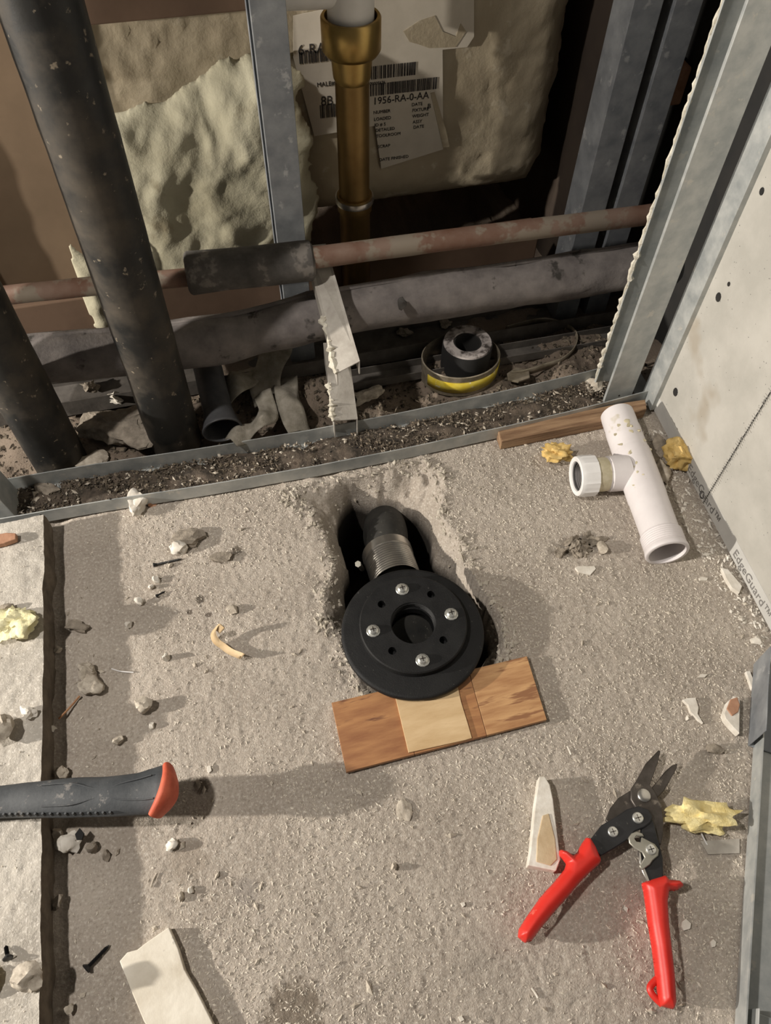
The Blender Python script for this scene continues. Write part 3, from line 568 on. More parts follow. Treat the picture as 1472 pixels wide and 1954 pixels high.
mk('sill_timber', box((-.33, .935, .03), (.49, .972, .13)), m_brownd, None, 'dark brown timber lying low behind the pipes under the tub', 'timber', smooth=False, bevel=.002)
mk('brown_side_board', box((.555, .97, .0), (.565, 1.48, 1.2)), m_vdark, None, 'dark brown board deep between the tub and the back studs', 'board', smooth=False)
q = PY(1335, 140, .95); mk('wood_block', box((.612, .93, q[2]-.03), (.66, .96, q[2]+.02)), m_terra, None, 'small pinkish wood block behind the right back stud, high up', 'block', smooth=False, bevel=.003)

# ------------------------------------------------------------ drain assembly
fc = P(788, 1203, .022); up = P(789, 1188, .033)
ro = np.linalg.norm(P(652, 1200, .022)-P(924, 1200, .022))/2; ru = np.linalg.norm(P(687, 1190, .033)-P(893, 1190, .033))/2; rh = np.linalg.norm(P(741, 1188, .033)-P(832, 1188, .033))/2
dr = T('shower_drain', 'round black plastic drain flange with four zinc screws over the floor hole', 'drain', (fc[0], fc[1], 0))
def cut(o, cs):
    for c in cs:
        b_ = o.modifiers.new('cut', 'BOOLEAN'); b_.operation = 'DIFFERENCE'; b_.object = c; b_.solver = 'EXACT'
    bpy.context.view_layer.update(); me = bpy.data.meshes.new_from_object(o.evaluated_get(bpy.context.evaluated_depsgraph_get())); o.modifiers.clear(); o.data = me
def c7(x, y): return 550+x*.31735, 880+y*.31735
a96 = np.arange(96)*2*math.pi/96
def ringxy(c, r, z): return np.c_[c[0]+r*np.cos(a96), c[1]+r*np.sin(a96), np.full(96, z)]
def annulus(c, prof):  # closed profile
    R_ = [ringxy(c, r, z) for r, z in prof]; R_.append(R_[0]); V_, F_ = loft(R_, caps=False); n = 96*len(prof); return V_[:n], [[i % n for i in f] for f in F_]
mk('base_flange', annulus(fc, [(rh*1.02, .012), (ro-.003, .014), (ro, .016), (ro+.0002, .020), (ro-.0012, .0218), (ro-.004, .0222), (rh*1.02, .0222)]), m_abs, dr, angle=50)
cl = mk('clamp_ring', annulus(up, [(rh, .0222), (ru, .0222), (ru, .0315), (ru-.0014, .033), (rh+.001, .033), (rh, .032)]), m_abs, dr, angle=50)
cut_cs = []
for cx, cy in ((860, 800), (563, 860), (935, 1075), (627, 1140)):
    q = P(*c7(cx, cy), .033); cut_cs.append(mk('cutter', cyl(q-np.array([0, 0, 0]), .0048, .0225, .04, 24), m_abs))
cl_w = [c for c in cut_cs]
cut(cl, cl_w)
for c in cut_cs: bpy.data.objects.remove(c)
cl.data.shade_smooth(); cl.data.set_sharp_from_angle(angle=math.radians(40))
for cx, cy in ((687, 764), (983, 914), (810, 1192), (512, 1015)):
    q = P(*c7(cx, cy), .036); s_ = mk('screw', lathe((q[0], q[1], 0), [(.0078, .033), (.0082, .0338), (.0076, .0345), (.0062, .0346), (.0058, .0372), (.0045, .0385), (.0001, .0389)], 12), m_bolt, dr, angle=30)
    mk('screw_slot', join(box((q[0]-.0032, q[1]-.0006, .0386), (q[0]+.0032, q[1]+.0006, .0391)), box((q[0]-.0006, q[1]-.0032, .0386), (q[0]+.0006, q[1]+.0032, .0391))), m_tool, dr, pobj=s_, smooth=False)
mk('throat', annulus(up, [(rh-.0012, .033), (rh-.0012, -.03), (rh+.001, -.03), (rh+.001, .033)]), m_abs, dr)
mk('throat_thread', join(*[annulus(up, [(rh-.0026, z+.0004), (rh-.0012, z-.0008), (rh-.0012, z+.0016)]) for z in np.arange(.016, .031, .0035)]), m_abs, dr)
el = P(741, 1062, -.045)
ax = np.array([el[0], el[1], el[2]]); st_ = np.array([up[0], up[1], -.02])
path = spline([st_+np.array([0, 0, .01]), st_+np.array([.0, .03, -.018]), ax, ax+np.array([.008, .035, -.004]), ax+np.array([.012, .065, -.022]), ax+np.array([.012, .078, -.06]), ax+np.array([.012, .08, -.12])], 7)
mk('rubber_elbow', tube(path, .0285, 36), m_rubber, dr, angle=60)
dirv = np.array([.012, 1, -.25]); dirv /= np.linalg.norm(dirv); c0 = ax-dirv*.052
cpath = [c0+dirv*k for k in np.arange(0, .060, .001)]
crad = [(.0316+.0018*(i % 4 < 2)) if i < 44 else .0335 for i in range(len(cpath))]
clp = mk('shield_coupling', tube(cpath, np.array(crad), 48, caps=False), m_steel, dr, label='corrugated stainless shield of the rubber coupling')
mk('clamp_band', hollow([c0+dirv*.046, c0+dirv*.0595], .0347, .0330, 40), m_steel, dr)
q = P(690, 1078, -.04); mk('band_screw', join(tube([q+np.array([-.004, 0, .004]), q+np.array([.002, .004, -.018])], .0035, 10), tube([q+np.array([-.005, -.001, .006]), q+np.array([-.004, 0, .004])], .0045, 6)), m_latch, dr)
q = P(790, 1062, -.022); mk('blue_sticker', tube([c0+dirv*.036, c0+dirv*.041], .0338, 40), m_steel, dr) if 0 else None

# ------------------------------------------------------------ timber offcuts under the flange
def quadstrip(q, u0, u1): a, b, c, d = [np.array(v, float) for v in q]; return [a+(b-a)*u0, a+(b-a)*u1, d+(c-d)*u1, d+(c-d)*u0]
Q = [(633, 1341), (1006, 1252), (1044, 1373), (661, 1473)]
wf = T('flooring_offcut', 'reddish oak flooring offcut under the front of the drain flange', 'flooring', P(835, 1360, 0))
for u0_, u1_, m_, lb in ((0, .34, m_wood, 'reddish stave'), (.342, .70, m_wood, None), (.702, 1, m_wood2, 'lighter honey stave')):
    mk('stave', plate(quadstrip(Q, u0_, u1_), .0095, .006), m_, wf, smooth=False, bevel=.0004, label=lb)
mk('core', plate(Q, .0036, .0032), m_woodblk, wf, smooth=False)
mk('wood_shim', plate([(754, 1326), (872, 1300), (880, 1338), (893, 1380), (901, 1408), (888, 1412), (780, 1436), (768, 1385)], .0118, .0022), m_ply, None, 'pale thin plywood shim lying on the reddish flooring offcut', 'shim', smooth=False, bevel=.0003)
q = mk('wood_block', plate([(950, 818), (1180, 770), (1232, 762), (1235, 780), (1190, 795), (958, 842)], .020, .019), m_woodblk, None, 'splintery brown wood strip under the right end of the floor track', 'block', smooth=False, bevel=.001)

# ------------------------------------------------------------ plastic tee
rt_ = .026
A_ = P(1181, 800, rt_); B_ = P(1273, 1052, rt_); J = A_+(B_-A_)*.45; ax3 = (B_-A_)/np.linalg.norm(B_-A_); Lt = np.linalg.norm(B_-A_)
te = T('plastic_tee', 'white plastic drain tee with side nut lying by the cement board', 'pipe fitting', (J[0], J[1], 0))
f_ = lambda k: A_+ax3*Lt*k
A0 = f_(-.03); A0[2] = rt_
mk('main_pipe', hollow([f_(-.04), f_(.0), f_(.10), f_(.102), f_(.3)], [.0232, .0236, .0236, .0243, .0243], .020, 40), m_pvc, te)
mk('tee_body', join(hollow([f_(.28), f_(.30), f_(.62), f_(.64), f_(.86), f_(.88)], [.0252, .0258, .0258, .0252, .0245, .0250], .021, 40)), m_pvc, te)
tr_ = [f_(.88)]; rr_ = [.0252]
for k in range(7): tr_ += [f_(.885+k*.013), f_(.890+k*.013), f_(.894+k*.013)]; rr_ += [.0255, .0268, .0255]
tr_ += [f_(.985), f_(1.0), f_(1.01), f_(1.015)]; rr_ += [.0272, .0278, .0276, .0268]
mk('threaded_end', hollow(tr_, rr_, .0235, 44), m_pvc, te, angle=60)
Bq = P(1100, 909, rt_+.002); jn = J+(ax3*-.005); bdv = Bq-jn; bl_ = np.linalg.norm(bdv); bdv /= bl_
g_ = lambda k: jn+bdv*k
mk('branch_pipe', hollow([g_(.016), g_(.042), g_(.043), g_(bl_-.006)], [.0245, .0245, .0225, .0225], .0195, 36), m_pvc, te)
nn = 12*6; a_n = np.arange(nn)*2*math.pi/nn
def nring(c, r, k=0.):
    s_ = np.cross(bdv, (0, 0, 1)); s_ /= np.linalg.norm(s_); v_ = np.cross(s_, bdv); rad = r*(1+k*(np.abs(((a_n*12/(2*math.pi)) % 1)-.5) > .36)); return c+(rad*np.cos(a_n))[:, None]*s_+(rad*np.sin(a_n))[:, None]*v_
zc = lambda c: c
nr = [nring(g_(bl_-.024), .0225), nring(g_(bl_-.024), .0275, .03), nring(g_(bl_-.006), .0275, .035), nring(g_(bl_-.003), .0275, .0), nring(g_(bl_), .0268), nring(g_(bl_+.001), .0255), nring(g_(bl_), .0205), nring(g_(bl_-.003), .0195)]
mk('slip_nut', loft(nr, caps=False), m_nut, te, angle=25, label='clean white ribbed nut')
th_ = []; rr_ = []
for k in range(9): th_ += [g_(bl_-.002-k*.0026), g_(bl_-.0033-k*.0026)]; rr_ += [.0198, .0185]
mk('nut_thread', tube(th_, np.array(rr_), 36, caps=False), m_thread, te)
mk('nut_plug', tube([g_(bl_-.026), g_(bl_-.027)], .0195, 30), m_dark, te, label='dark inside of the nut')
gl = []
for sd in range(26):
    r_ = random.Random(sd); k = r_.uniform(.05, .62); an = r_.uniform(-.6, 2.6); s_ = np.cross(ax3, (0, 0, 1)); s_ /= np.linalg.norm(s_)
    c = f_(k)+(s_*-math.cos(an)+np.array([0, 0, 1])*math.sin(an))*.0243; gl.append(rock(c-(0, 0, .001), (r_.uniform(.002, .006), r_.uniform(.002, .005), .0016), sd, 1, .5))
mk('glue_splotches', join(*gl), m_glue, te, kind='stuff')
s_ = np.cross(bdv, (0, 0, 1)); s_ /= np.linalg.norm(s_)
mk('glue_band', tube([g_(.045), g_(.05), g_(.062), g_(bl_-.026)], np.array([.0229, .0234, .0233, .0229]), 36, nz=.0006), m_glue, te, label='dried cream glue around the branch')

# ------------------------------------------------------------ tin snips
def c8(x, y): return 950+x*.3546, 1380+y*.3546
sn = T('tin_snips', 'open aviation snips with red handles lying at the lower right', 'snips', P(1200, 1680, 0))
def sp(name, pts, zt, th, m_, bev=.0008, seg=2, par=None, label=None): return mk(name, plate(pts, zt, th, c8), m_, sn, bevel=bev, seg=seg, pobj=par, label=label, angle=50)
sp('blade', [(970, 215), (966, 240), (930, 305), (898, 362), (862, 402), (800, 440), (720, 500), (650, 540), (600, 545), (583, 520), (608, 455), (650, 402), (720, 358), (790, 355), (832, 345), (866, 305), (905, 256), (940, 226)], .014, .004, m_tool)
sp('blade', [(868, 143), (878, 150), (868, 195), (846, 262), (820, 330), (852, 378), (884, 445), (894, 520), (891, 600), (880, 655), (866, 650), (850, 570), (800, 490), (745, 455), (718, 410), (720, 350), (746, 312), (800, 215)], .019, .0045, m_tool)
sp('linkage_arm', [(498, 628), (560, 548), (640, 500), (700, 460), (760, 445), (812, 462), (838, 505), (825, 535), (790, 562), (740, 582), (690, 635), (620, 680), (560, 715), (532, 690)], .0255, .006, m_blk, .0012)
sp('linkage_arm', [(770, 450), (812, 462), (846, 540), (870, 640), (890, 720), (894, 835), (822, 858), (790, 800), (762, 700), (772, 600), (775, 555)], .0225, .006, m_blk, .0012)
for cx, cy, r, z in ((790, 387, 33, .0215), (757, 508, 27, .0275), (623, 583, 25, .0275), (828, 678, 25, .029)):
    q = P(*c8(cx, cy), z); rr = r*.3546*.00058
    b_ = mk('pivot_bolt', lathe((q[0], q[1], 0), [(rr, z-.004), (rr, z-.0006), (rr*.85, z), (rr*.3, z+.0003), (.0001, z+.0003)], 20), m_steel if r > 30 else m_bolt, sn, angle=30)
    if r < 30: mk('bolt_slot', join(box((q[0]-rr*.6, q[1]-.0004, z), (q[0]+rr*.6, q[1]+.0004, z+.0005)), box((q[0]-.0004, q[1]-rr*.6, z), (q[0]+.0004, q[1]+rr*.6, z+.0005))), m_tool, sn, pobj=b_, smooth=False)
sp('latch', [(706, 615), (722, 592), (750, 582), (780, 592), (790, 610), (770, 608), (748, 606), (738, 622), (748, 636), (772, 640), (776, 612), (848, 650), (870, 680), (866, 712), (836, 738), (820, 762), (780, 790), (762, 768), (792, 722), (778, 694), (738, 672), (710, 645)], .027, .0025, m_latch)
sp('latch_spring', [(760, 690), (772, 690), (776, 740), (800, 800), (820, 850), (806, 852), (780, 800), (764, 745)], .0235, .002, m_steel, .0004)
def spill(name, pts, zt, th, m_, step=.0008, R=.010):
    pl = [P(*c8(*q), zt-.008)[:2] for q in pts]; pa = np.array(pl); gx = np.arange(pa[:, 0].min()-3*step, pa[:, 0].max()+3*step, step); gy = np.arange(pa[:, 1].min()-3*step, pa[:, 1].max()+3*step, step)
    A, B = np.meshgrid(gx, gy); sh_ = A.shape; sd = lambda a, b: np.where(inpoly(a, b, pl), 1, -1)*dpoly(a, b, pl)+.0016
    A = A.ravel(); B = B.ravel(); d = sd(A, B); e = 1e-4; gx_ = (sd(A+e, B)-d)/e; gy_ = (sd(A, B+e)-d)/e; on = np.abs(d) < step*.72
    A = np.where(on, A-gx_*d, A); B = np.where(on, B-gy_*d, B); d = np.where(on, 0, d)
    D = d.reshape(sh_)
    t = np.clip(d/R, 0, 1); hh = np.sqrt(np.clip(1-(1-t)**2, 0, 1))*th/2; zc_ = zt-th/2; q = grid_faces(sh_[1], sh_[0]); q = q[(d[q] >= -1e-9).all(1)]
    n = len(A); V_ = np.concatenate([np.c_[A, B, zc_+hh], np.c_[A, B, zc_-hh]]); f = np.concatenate([q, q[:, ::-1]+n]); used, inv = np.unique(f, return_inverse=True); V_ = V_[used]; f = inv.reshape(f.shape)
    o_ = mk(name, (V_, f), m_, sn, angle=180); bm = bmesh.new(); bm.from_mesh(o_.data); bmesh.ops.remove_doubles(bm, verts=bm.verts, dist=2e-5); bmesh.ops.recalc_face_normals(bm, faces=bm.faces)
    for _ in range(2): bmesh.ops.smooth_vert(bm, verts=bm.verts, factor=.5, use_axis_x=True, use_axis_y=True, use_axis_z=True)
    bm.to_mesh(o_.data); bm.free(); o_.data.shade_smooth(); return o_
hl = spill('handle', [(484, 619), (500, 622), (530, 672), (554, 735), (545, 750), (500, 790), (440, 850), (380, 922), (300, 1012), (235, 1090), (184, 1160), (152, 1172), (120, 1145), (124, 1110), (168, 1040), (240, 938), (320, 850), (372, 786), (382, 750), (342, 702), (344, 685), (372, 690), (408, 718), (436, 702), (462, 650)], .030, .024, m_red)
hr = spill('handle', [(790, 862), (830, 846), (905, 824), (922, 846), (980, 850), (998, 870), (965, 890), (922, 892), (912, 960), (920, 1080), (935, 1220), (950, 1350), (959, 1500), (950, 1530), (890, 1515), (878, 1480), (864, 1350), (845, 1200), (825, 1080), (812, 980), (800, 900)], .030, .024, m_red)
lp = [P(*c8(x, y), .016) for x, y in ((875, 1362), (850, 1385), (822, 1418), (826, 1448), (850, 1480), (885, 1512))]
mk('hanging_loop', tube(spline(lp, 5), .0032, 12), m_red, sn, pobj=hr)

# ------------------------------------------------------------ pry bar handle reaching in from the left
zh = .052
pts = [(-420, 1560), (-250, 1548), (-100, 1537), (0, 1530), (60, 1526), (130, 1522), (200, 1520), (260, 1515), (290, 1510), (306, 1508), (316, 1508)]
wid = [52, 56, 60, 60, 66, 74, 74, 78, 86, 94, 96]
hp = T('hammer', 'dark rubber tool handle with an orange end cap entering from the left', 'hammer', P(-100, 1537, 0))
pp = spline([P(x, y, zh) for x, y in pts], 5); ww = np.interp(np.arange(len(pp))/5., np.arange(len(wid)), wid)*.00026*1.0
pp[:, 2] += .0
mk('grip', tube(pp, ww, 28, sx=1.0, sy=.72, nz=.0003), m_grip, hp, angle=60)
e_ = [P(x, y, zh+.006*math.sin(k*math.pi/4)) for k, (x, y) in enumerate(((322, 1468), (325, 1490), (322, 1512), (312, 1534), (297, 1555)))]
cc = spline(e_, 5); mk('end_cap', tube(cc, .0065+.0035*np.sin(np.linspace(0.05, math.pi-.05, len(cc))), 16, sx=.8, sy=1.9), m_orange, hp, angle=60, label='orange rubber end cap')
rb = [tube([pp[k]+np.array([0, -ww[k]*.93, .002]), pp[k]+np.array([0, -ww[k]*.93, .010])], .0012, 6) for k in range(10, 32)]
mk('grip_ribs', join(*rb), m_grip, hp, kind='stuff')
gg = []
for sgn in (1, -1):
    l = [pp[k]+np.array([0, sgn*ww[k]*.45*s, ww[k]*.66]) for k, s in ((22, 1.3), (26, 1.2), (30, .4), (33, .9), (37, 1.1), (42, 1.1))]; gg.append(tube(spline(l, 4), .0009, 6))
mk('grip_ridge', join(*gg), m_grip, hp)
# head and shaft outside the frame, so the handle is carried by something real
mk('shaft', tube([P(-420, 1560, zh), P(-700, 1575, .045)], .010, 14), m_tool, hp)
q = P(-720, 1576, 0); mk('head', prism([(q[0]-.02, q[1]-.06), (q[0]+.02, q[1]-.06), (q[0]+.02, q[1]+.06), (q[0]-.02, q[1]+.06)], .033, .075), m_tool, hp, bevel=.006)

# ------------------------------------------------------------ loose debris on the floor
def px2m(x, y, z=0): return np.linalg.norm(P(x+10, y, z)-P(x-10, y, z))/20
def flo(x, y, slab=False): return .0335 if slab else 0.
def deb(name, label, cat, x, y, wpx, hpx, m_, seed=1, hz=.5, rot=0., slab=False, sub=3, amp=.4, freq=1.3, group=None, facets=5, sink=.0015):
    z = flo(x, y, slab); k = px2m(x, y, z); q = P(x, y, z); sz = (wpx*k/2*1.15, hpx*k/2*1.25, min(wpx, hpx)*k*hz)
    return mk(name, rock((q[0], q[1], z-sink), sz, seed, sub, amp, freq, rot-.2, facets), m_, None, label, cat, group, angle=60 if sub == 4 else 35)
deb('foam_chunk', 'amber foam scrap touching the white nut of the tee', 'foam', 1058, 876, 52, 26, m_ofoam, 3, .6, amp=.5, freq=2.6, sub=4, facets=2)
deb('foam_chunk', 'round tan foam lump between the tee and the cement board', 'foam', 1292, 886, 50, 56, m_ofoam, 5, .5, amp=.35, freq=2.6, sub=4, facets=3)
deb('foam_chunk', 'yellow foam strip right of the snips', 'foam', 1335, 1567, 112, 40, m_yfoam, 7, .5, rot=-.12, amp=.45, freq=2.6, sub=4, facets=2)
deb('foam_chunk', 'pale yellow foam lump on the raised slab at the left', 'foam', 34, 1196, 66, 50, m_yfoam2, 9, .5, slab=True, amp=.4, freq=3, sub=4, facets=2)
deb('foam_chunk', 'yellow foam bit at the very left edge near the bottom', 'foam', -6, 1880, 30, 46, m_yfoam, 12, .5, slab=True)
# triangular tile wedge
wd_ = T('tile_wedge', 'narrow white and tan tile wedge left of the snips', 'tile', P(1040, 1580, 0))
mk('tile_body', plate([(1029, 1482), (1040, 1481), (1050, 1497), (1056, 1525), (1070, 1640), (1062, 1662), (1008, 1651), (1013, 1620), (1022, 1530)], .016, .0155), m_gyps, wd_, bevel=.001, smooth=False)
mk('tan_core', plate([(1036, 1556), (1048, 1552), (1060, 1600), (1064, 1640), (1052, 1652), (1024, 1644), (1026, 1600)], .0172, .003), m_tantile, wd_, bevel=.0008, smooth=False)
mk('board_scrap', plate([(228, 1834), (243, 1817), (262, 1812), (277, 1800), (322, 1769), (340, 1810), (352, 1850), (375, 1890), (410, 1960), (430, 2000), (310, 2000), (275, 1950), (250, 1890)], .011, .0105), m_tile, None, 'stained pale board scrap at the bottom left of the floor', 'board', smooth=False, bevel=.0008)
def chip(label, pts, z, th, m_=None, name='plaster_chip', group=None): return mk(name, plate(pts, z, th), m_ or m_gyps, None, label, 'chip', group, smooth=False, bevel=.0004)
chip('white plaster chip at the foot of the cement board below the EdgeGuard lettering', [(1378, 1084), (1390, 1086), (1402, 1100), (1417, 1118), (1412, 1131), (1398, 1122), (1388, 1106)], .007, .0068)
chip('flat cream chip below the mortar patch near the tee', [(1098, 1083), (1103, 1080), (1135, 1080), (1138, 1085), (1128, 1096), (1104, 1091)], .0035, .0035)
chip('tiny cream chip between the tee and the board', [(1334, 1103), (1340, 1100), (1352, 1102), (1350, 1107), (1337, 1107)], .003, .003)
chip('curved white chip left of the lower right track', [(1303, 1335), (1312, 1332), (1328, 1331), (1334, 1350), (1332, 1362), (1343, 1380), (1334, 1374), (1318, 1358), (1314, 1345)], .005, .0048)
chip('small white sliver above the curved chip', [(1331, 1293), (1338, 1286), (1352, 1286), (1346, 1292)], .003, .003)
cw = T('tile_piece', 'white and brown tile piece against the lower right track', 'tile', P(1398, 1370, 0))
mk('tile_body', plate([(1382, 1362), (1390, 1338), (1402, 1328), (1413, 1334), (1412, 1400), (1400, 1388), (1386, 1372)], .012, .0115), m_gyps, cw, bevel=.0008, smooth=False)
mk('brown_core', plate([(1388, 1352), (1395, 1334), (1408, 1330), (1413, 1345), (1410, 1358), (1398, 1366)], .0135, .003), m_terra, cw, bevel=.0008, smooth=False)
chip('pale chip behind the top of the lower right track', [(1424, 1281), (1432, 1280), (1440, 1300), (1444, 1318), (1436, 1314)], .006, .0055)
chip('cream chip in the shade right of the snip handle', [(1303, 1758), (1310, 1753), (1320, 1762), (1318, 1772), (1306, 1776), (1301, 1768)], .003, .003)
chip('cream oval chip right of the snip handle near the lower right track', [(1356, 1797), (1362, 1792), (1368, 1797), (1366, 1806), (1359, 1808)], .003, .003)
chip('tiny white chip in front of the flooring offcut', [(879, 1723), (887, 1721), (889, 1727), (884, 1731)], .003, .003)
chip('tiny white chip near the bottom centre', [(874, 1940), (882, 1938), (887, 1946), (880, 1950)], .003, .003)
chip('small white chip on the shadow right of the orange end cap', [(395, 1462), (402, 1460), (404, 1470), (399, 1475), (395, 1471)], .003, .003)
# wood curl
cu = [P(x, y, z) for x, y, z in ((424, 1203, .020), (414, 1196, .022), (407, 1208, .016), (412, 1222, .010), (425, 1232, .006), (440, 1243, .006), (462, 1252, .012))]
cs = spline(cu, 5); sd = np.array([.0035, .0005, .004]); mk('wood_curl', loft([cs-sd, cs+sd, cs+sd+np.array([.0003, -.0008, 0]), cs-sd+np.array([.0003, -.0008, 0])][0:4], closed=False, caps=False), m_tan, None, 'curled tan paper strip standing on the floor left of the hole', 'paper strip', angle=80).modifiers.new('s', 'SOLIDIFY').thickness = .0006
q = P(1104, 1040); k = px2m(1104, 1040); rr_ = np.random.RandomState(2)
mk('mortar_crust', join(*[rock(q+(rr_.uniform(-42, 42)*k, rr_.uniform(-18, 18)*k, -.006), (rr_.uniform(.006, .014), rr_.uniform(.004, .010), rr_.uniform(.004, .008)), 300+i, 3, .5, 2.2) for i in range(14)]), m_stoned, None, 'rough grey mortar crust in the recess between hole and tee', 'mortar', kind='stuff')
# screws and nails
def screw(label, a, b, zt=0., z=.003, name='drywall_screw', head=.0042, r=.0017):
    p0 = P(*a, zt+z); p1 = P(*b, zt+z*.6); d = p1-p0; L_ = np.linalg.norm(d); t_ = T(name, label, 'screw', (p0[0], p0[1], zt))
    mk('head', tube([p0-d/L_*.001, p0, p0+d/L_*.003], np.array([head*.9, head, r]), 14), m_blk, t_)
    ks = np.linspace(.08, 1, 50); rr = np.where(np.arange(50) % 2, r, r*.7)*np.interp(ks, [0, .85, 1], [1, 1, .15]); mk('shank', tube([p0+d*k for k in ks], rr, 9), m_blk, t_)
screw('black drywall screw lying left of the pale board scrap', (165, 1848), (209, 1803), z=.0045, head=.005, r=.0021)
screw('black nail lying near the top left of the lit floor', (294, 1078), (348, 1066), name='nail', head=.0028, r=.0016)
screw('short black screw on the raised slab near the bottom left corner', (15, 1828), (11, 1804), zt=.0335, z=.005, head=.0048, r=.002)
screw('small dark screw in the crumbs left of the hole', (299, 1137), (316, 1128), z=.004, head=.002, r=.0012)
# stones, each one told apart
ST = [('white plaster lump against the front of the floor track at left', 268, 972, 32, 44, m_gyps, 21, .7, 0), ('white plaster lump beside the black nail', 341, 1052, 28, 26, m_gyps, 22, .6, 0), ('pale block of mortar with a black chip, right of the saw cut', 139, 1610, 44, 34, m_gyps, 23, .45, 0),
    ('cream stone below the orange end cap', 329, 1615, 26, 18, m_gyps, 24, .6, 0), ('faceted pale stone on the raised slab near the bottom', 54, 1868, 52, 42, m_stone, 25, .5, 1), ('broken stone at the left edge of the slab above the handle', 12, 1394, 42, 44, m_stone, 26, .6, 1),
    ('white stone on the slab edge above the handle', 58, 1363, 32, 24, m_gyps, 27, .5, 1), ('grey pebble at the shadow edge above the handle', 273, 1352, 30, 22, m_stone, 28, .7, 0), ('small pebble left of the saw cut shadow above the handle', 228, 1415, 18, 16, m_stone, 29, .7, 0),
    ('white crumb below the grey pebble above the handle', 290, 1387, 10, 12, m_gyps, 30, .8, 0), ('oval cream pebble on the floor left of centre bottom', 344, 1711, 14, 16, m_stone, 31, .7, 0), ('round white pebble beside the oval cream pebble', 366, 1699, 12, 12, m_gyps, 32, .7, 0),
    ('small block casting a shadow at the centre bottom of the floor', 752, 1655, 10, 16, m_stone, 33, .9, 0), ('pale crumb in the saw cut below the handle', 110, 1592, 18, 18, m_stone, 34, .6, 0), ('brown stone in the shade right of the pale block of mortar', 180, 1620, 20, 20, m_stoned, 35, .6, 0),
    ('angular stone right of the saw cut below the handle', 203, 1631, 14, 20, m_stoned, 36, .7, 0), ('white crumb left of the wood curl', 247, 1195, 12, 12, m_gyps, 37, .7, 0), ('small block casting a line shadow below the wood curl', 318, 1258, 12, 12, m_gyps, 38, .9, 0),
    ('grey chip with a shadow left of the hole', 446, 1166, 22, 16, m_stone, 39, .6, 0), ('cream crumb pile stone left of the hole', 300, 1108, 12, 12, m_gyps, 40, .8, 0), ('cream crumb beside the small dark screw', 288, 1122, 12, 10, m_gyps, 41, .8, 0),
    ('larger crumb under the small dark screw', 268, 1152, 14, 12, m_gyps, 42, .8, 0), ('dark mortar crust at the top left of the floor', 425, 1068, 40, 22, m_stoned, 43, .4, 0), ('long grey dust clump near the floor track', 360, 1028, 54, 34, m_stoned, 44, .35, 0),
    ('dried grey mortar clump right of the saw cut', 148, 1198, 44, 26, m_stoned, 45, .3, 0), ('cream chip in the saw cut', 112, 1241, 12, 14, m_stone, 46, .5, 0), ('curled chip in the saw cut above the handle', 98, 1390, 18, 12, m_gyps, 47, .6, 0),
    ('large stone at the saw cut edge above the handle', 120, 1476, 26, 20, m_stone, 48, .5, 0), ('black dirt lump beside the handle shadow', 378, 1497, 14, 18, m_stoned, 49, .25, 0), ('pale stone at the chipped foot of the slab', 80, 1655, 20, 24, m_stone, 50, .7, 0),
    ('dark stone in the shaded groove low at left', 112, 1725, 22, 24, m_stoned, 51, .6, 0), ('grey stone on the slab beside the yellow foam', 14, 1164, 26, 16, m_stoned, 52, .5, 1), ('cream pebble at the bottom left corner of the groove', 132, 1925, 16, 18, m_stone, 53, .6, 0),
    ('loose pebble on the mortar crust right of the hole', 1148, 1048, 16, 24, m_stone, 55, .7, 0), ('mortar rubble in the corner behind the tee', 1255, 860, 28, 70, m_stoned, 56, .35, 0),
    ('rubble piece at the foot of the cement board behind the tee', 1262, 905, 26, 40, m_stone, 57, .4, 0), ('white chip pile at the board foot lower down', 1440, 1225, 18, 16, m_gyps, 58, .5, 0), ('crumbly clump right of the snip blades', 1358, 1432, 30, 18, m_stoned, 59, .4, 0),
    ('crumb on the lower side of the flooring offcut', 1195, 1735, 8, 8, m_gyps, 60, .5, 0), ('small pebble near the lower right track', 1312, 1372, 9, 9, m_gyps, 61, .6, 0), ('dusty lump in front of the flooring offcut', 772, 1548, 26, 38, m_stone, 62, .2, 0),
    ('white chunk between floor track and lit floor near the hole', 512, 914, 26, 12, m_terra, 63, .5, 0)]
for lb, x, y, ww_, hh_, m_, sd_, hz_, sl_ in ST: deb('stone', lb, 'stone', x, y, ww_, hh_, m_, sd_, hz_, slab=bool(sl_), sub=3 if max(ww_, hh_) > 25 else 2)
deb('terracotta_piece', 'orange brown tile fragment behind the white lump at the track', 'tile', 290, 960, 26, 16, m_terra, 70, .5)
mk('terracotta_piece', plate([(-20, 1022), (12, 1016), (30, 1017), (30, 1028), (8, 1036), (-20, 1042)], .042, .008), m_terra, None, 'reddish tile fragment at the left edge under the floor track', 'tile', smooth=False, bevel=.001)
mk('black_chip', plate([(143, 1592), (152, 1580), (160, 1590), (156, 1602), (146, 1602)], .017, .003), m_dark, None, 'black plastic chip on the pale block of mortar', 'chip', smooth=False)
fluff_pts = [P(172, 1262, .004), P(178, 1280, .008), P(172, 1300, .008), (P(178, 1320, .006))]
mk('dust_clump', join(rock(P(175, 1312, 0)-(0, 0, .001), (.013, .018, .008), 71, 3, .4, 1.6, .3), rock(P(174, 1285, 0)-(0, 0, .001), (.009, .012, .009), 72, 3, .5, 2, .1)), m_stone, None, 'grey fibrous dust clump right of the saw cut', 'dust clump')
def stick(label, pts, z, r, m_, name='splinter', cat='splinter'): return mk(name, tube(spline([P(x, y, z+k) for x, y, k in pts], 4), r, 6), m_, None, label, cat)
stick('thin brown splinter in the shade above the handle', ((112, 1372, 0), (135, 1348, .001), (152, 1328, .002)), .002, .0013, m_wood)
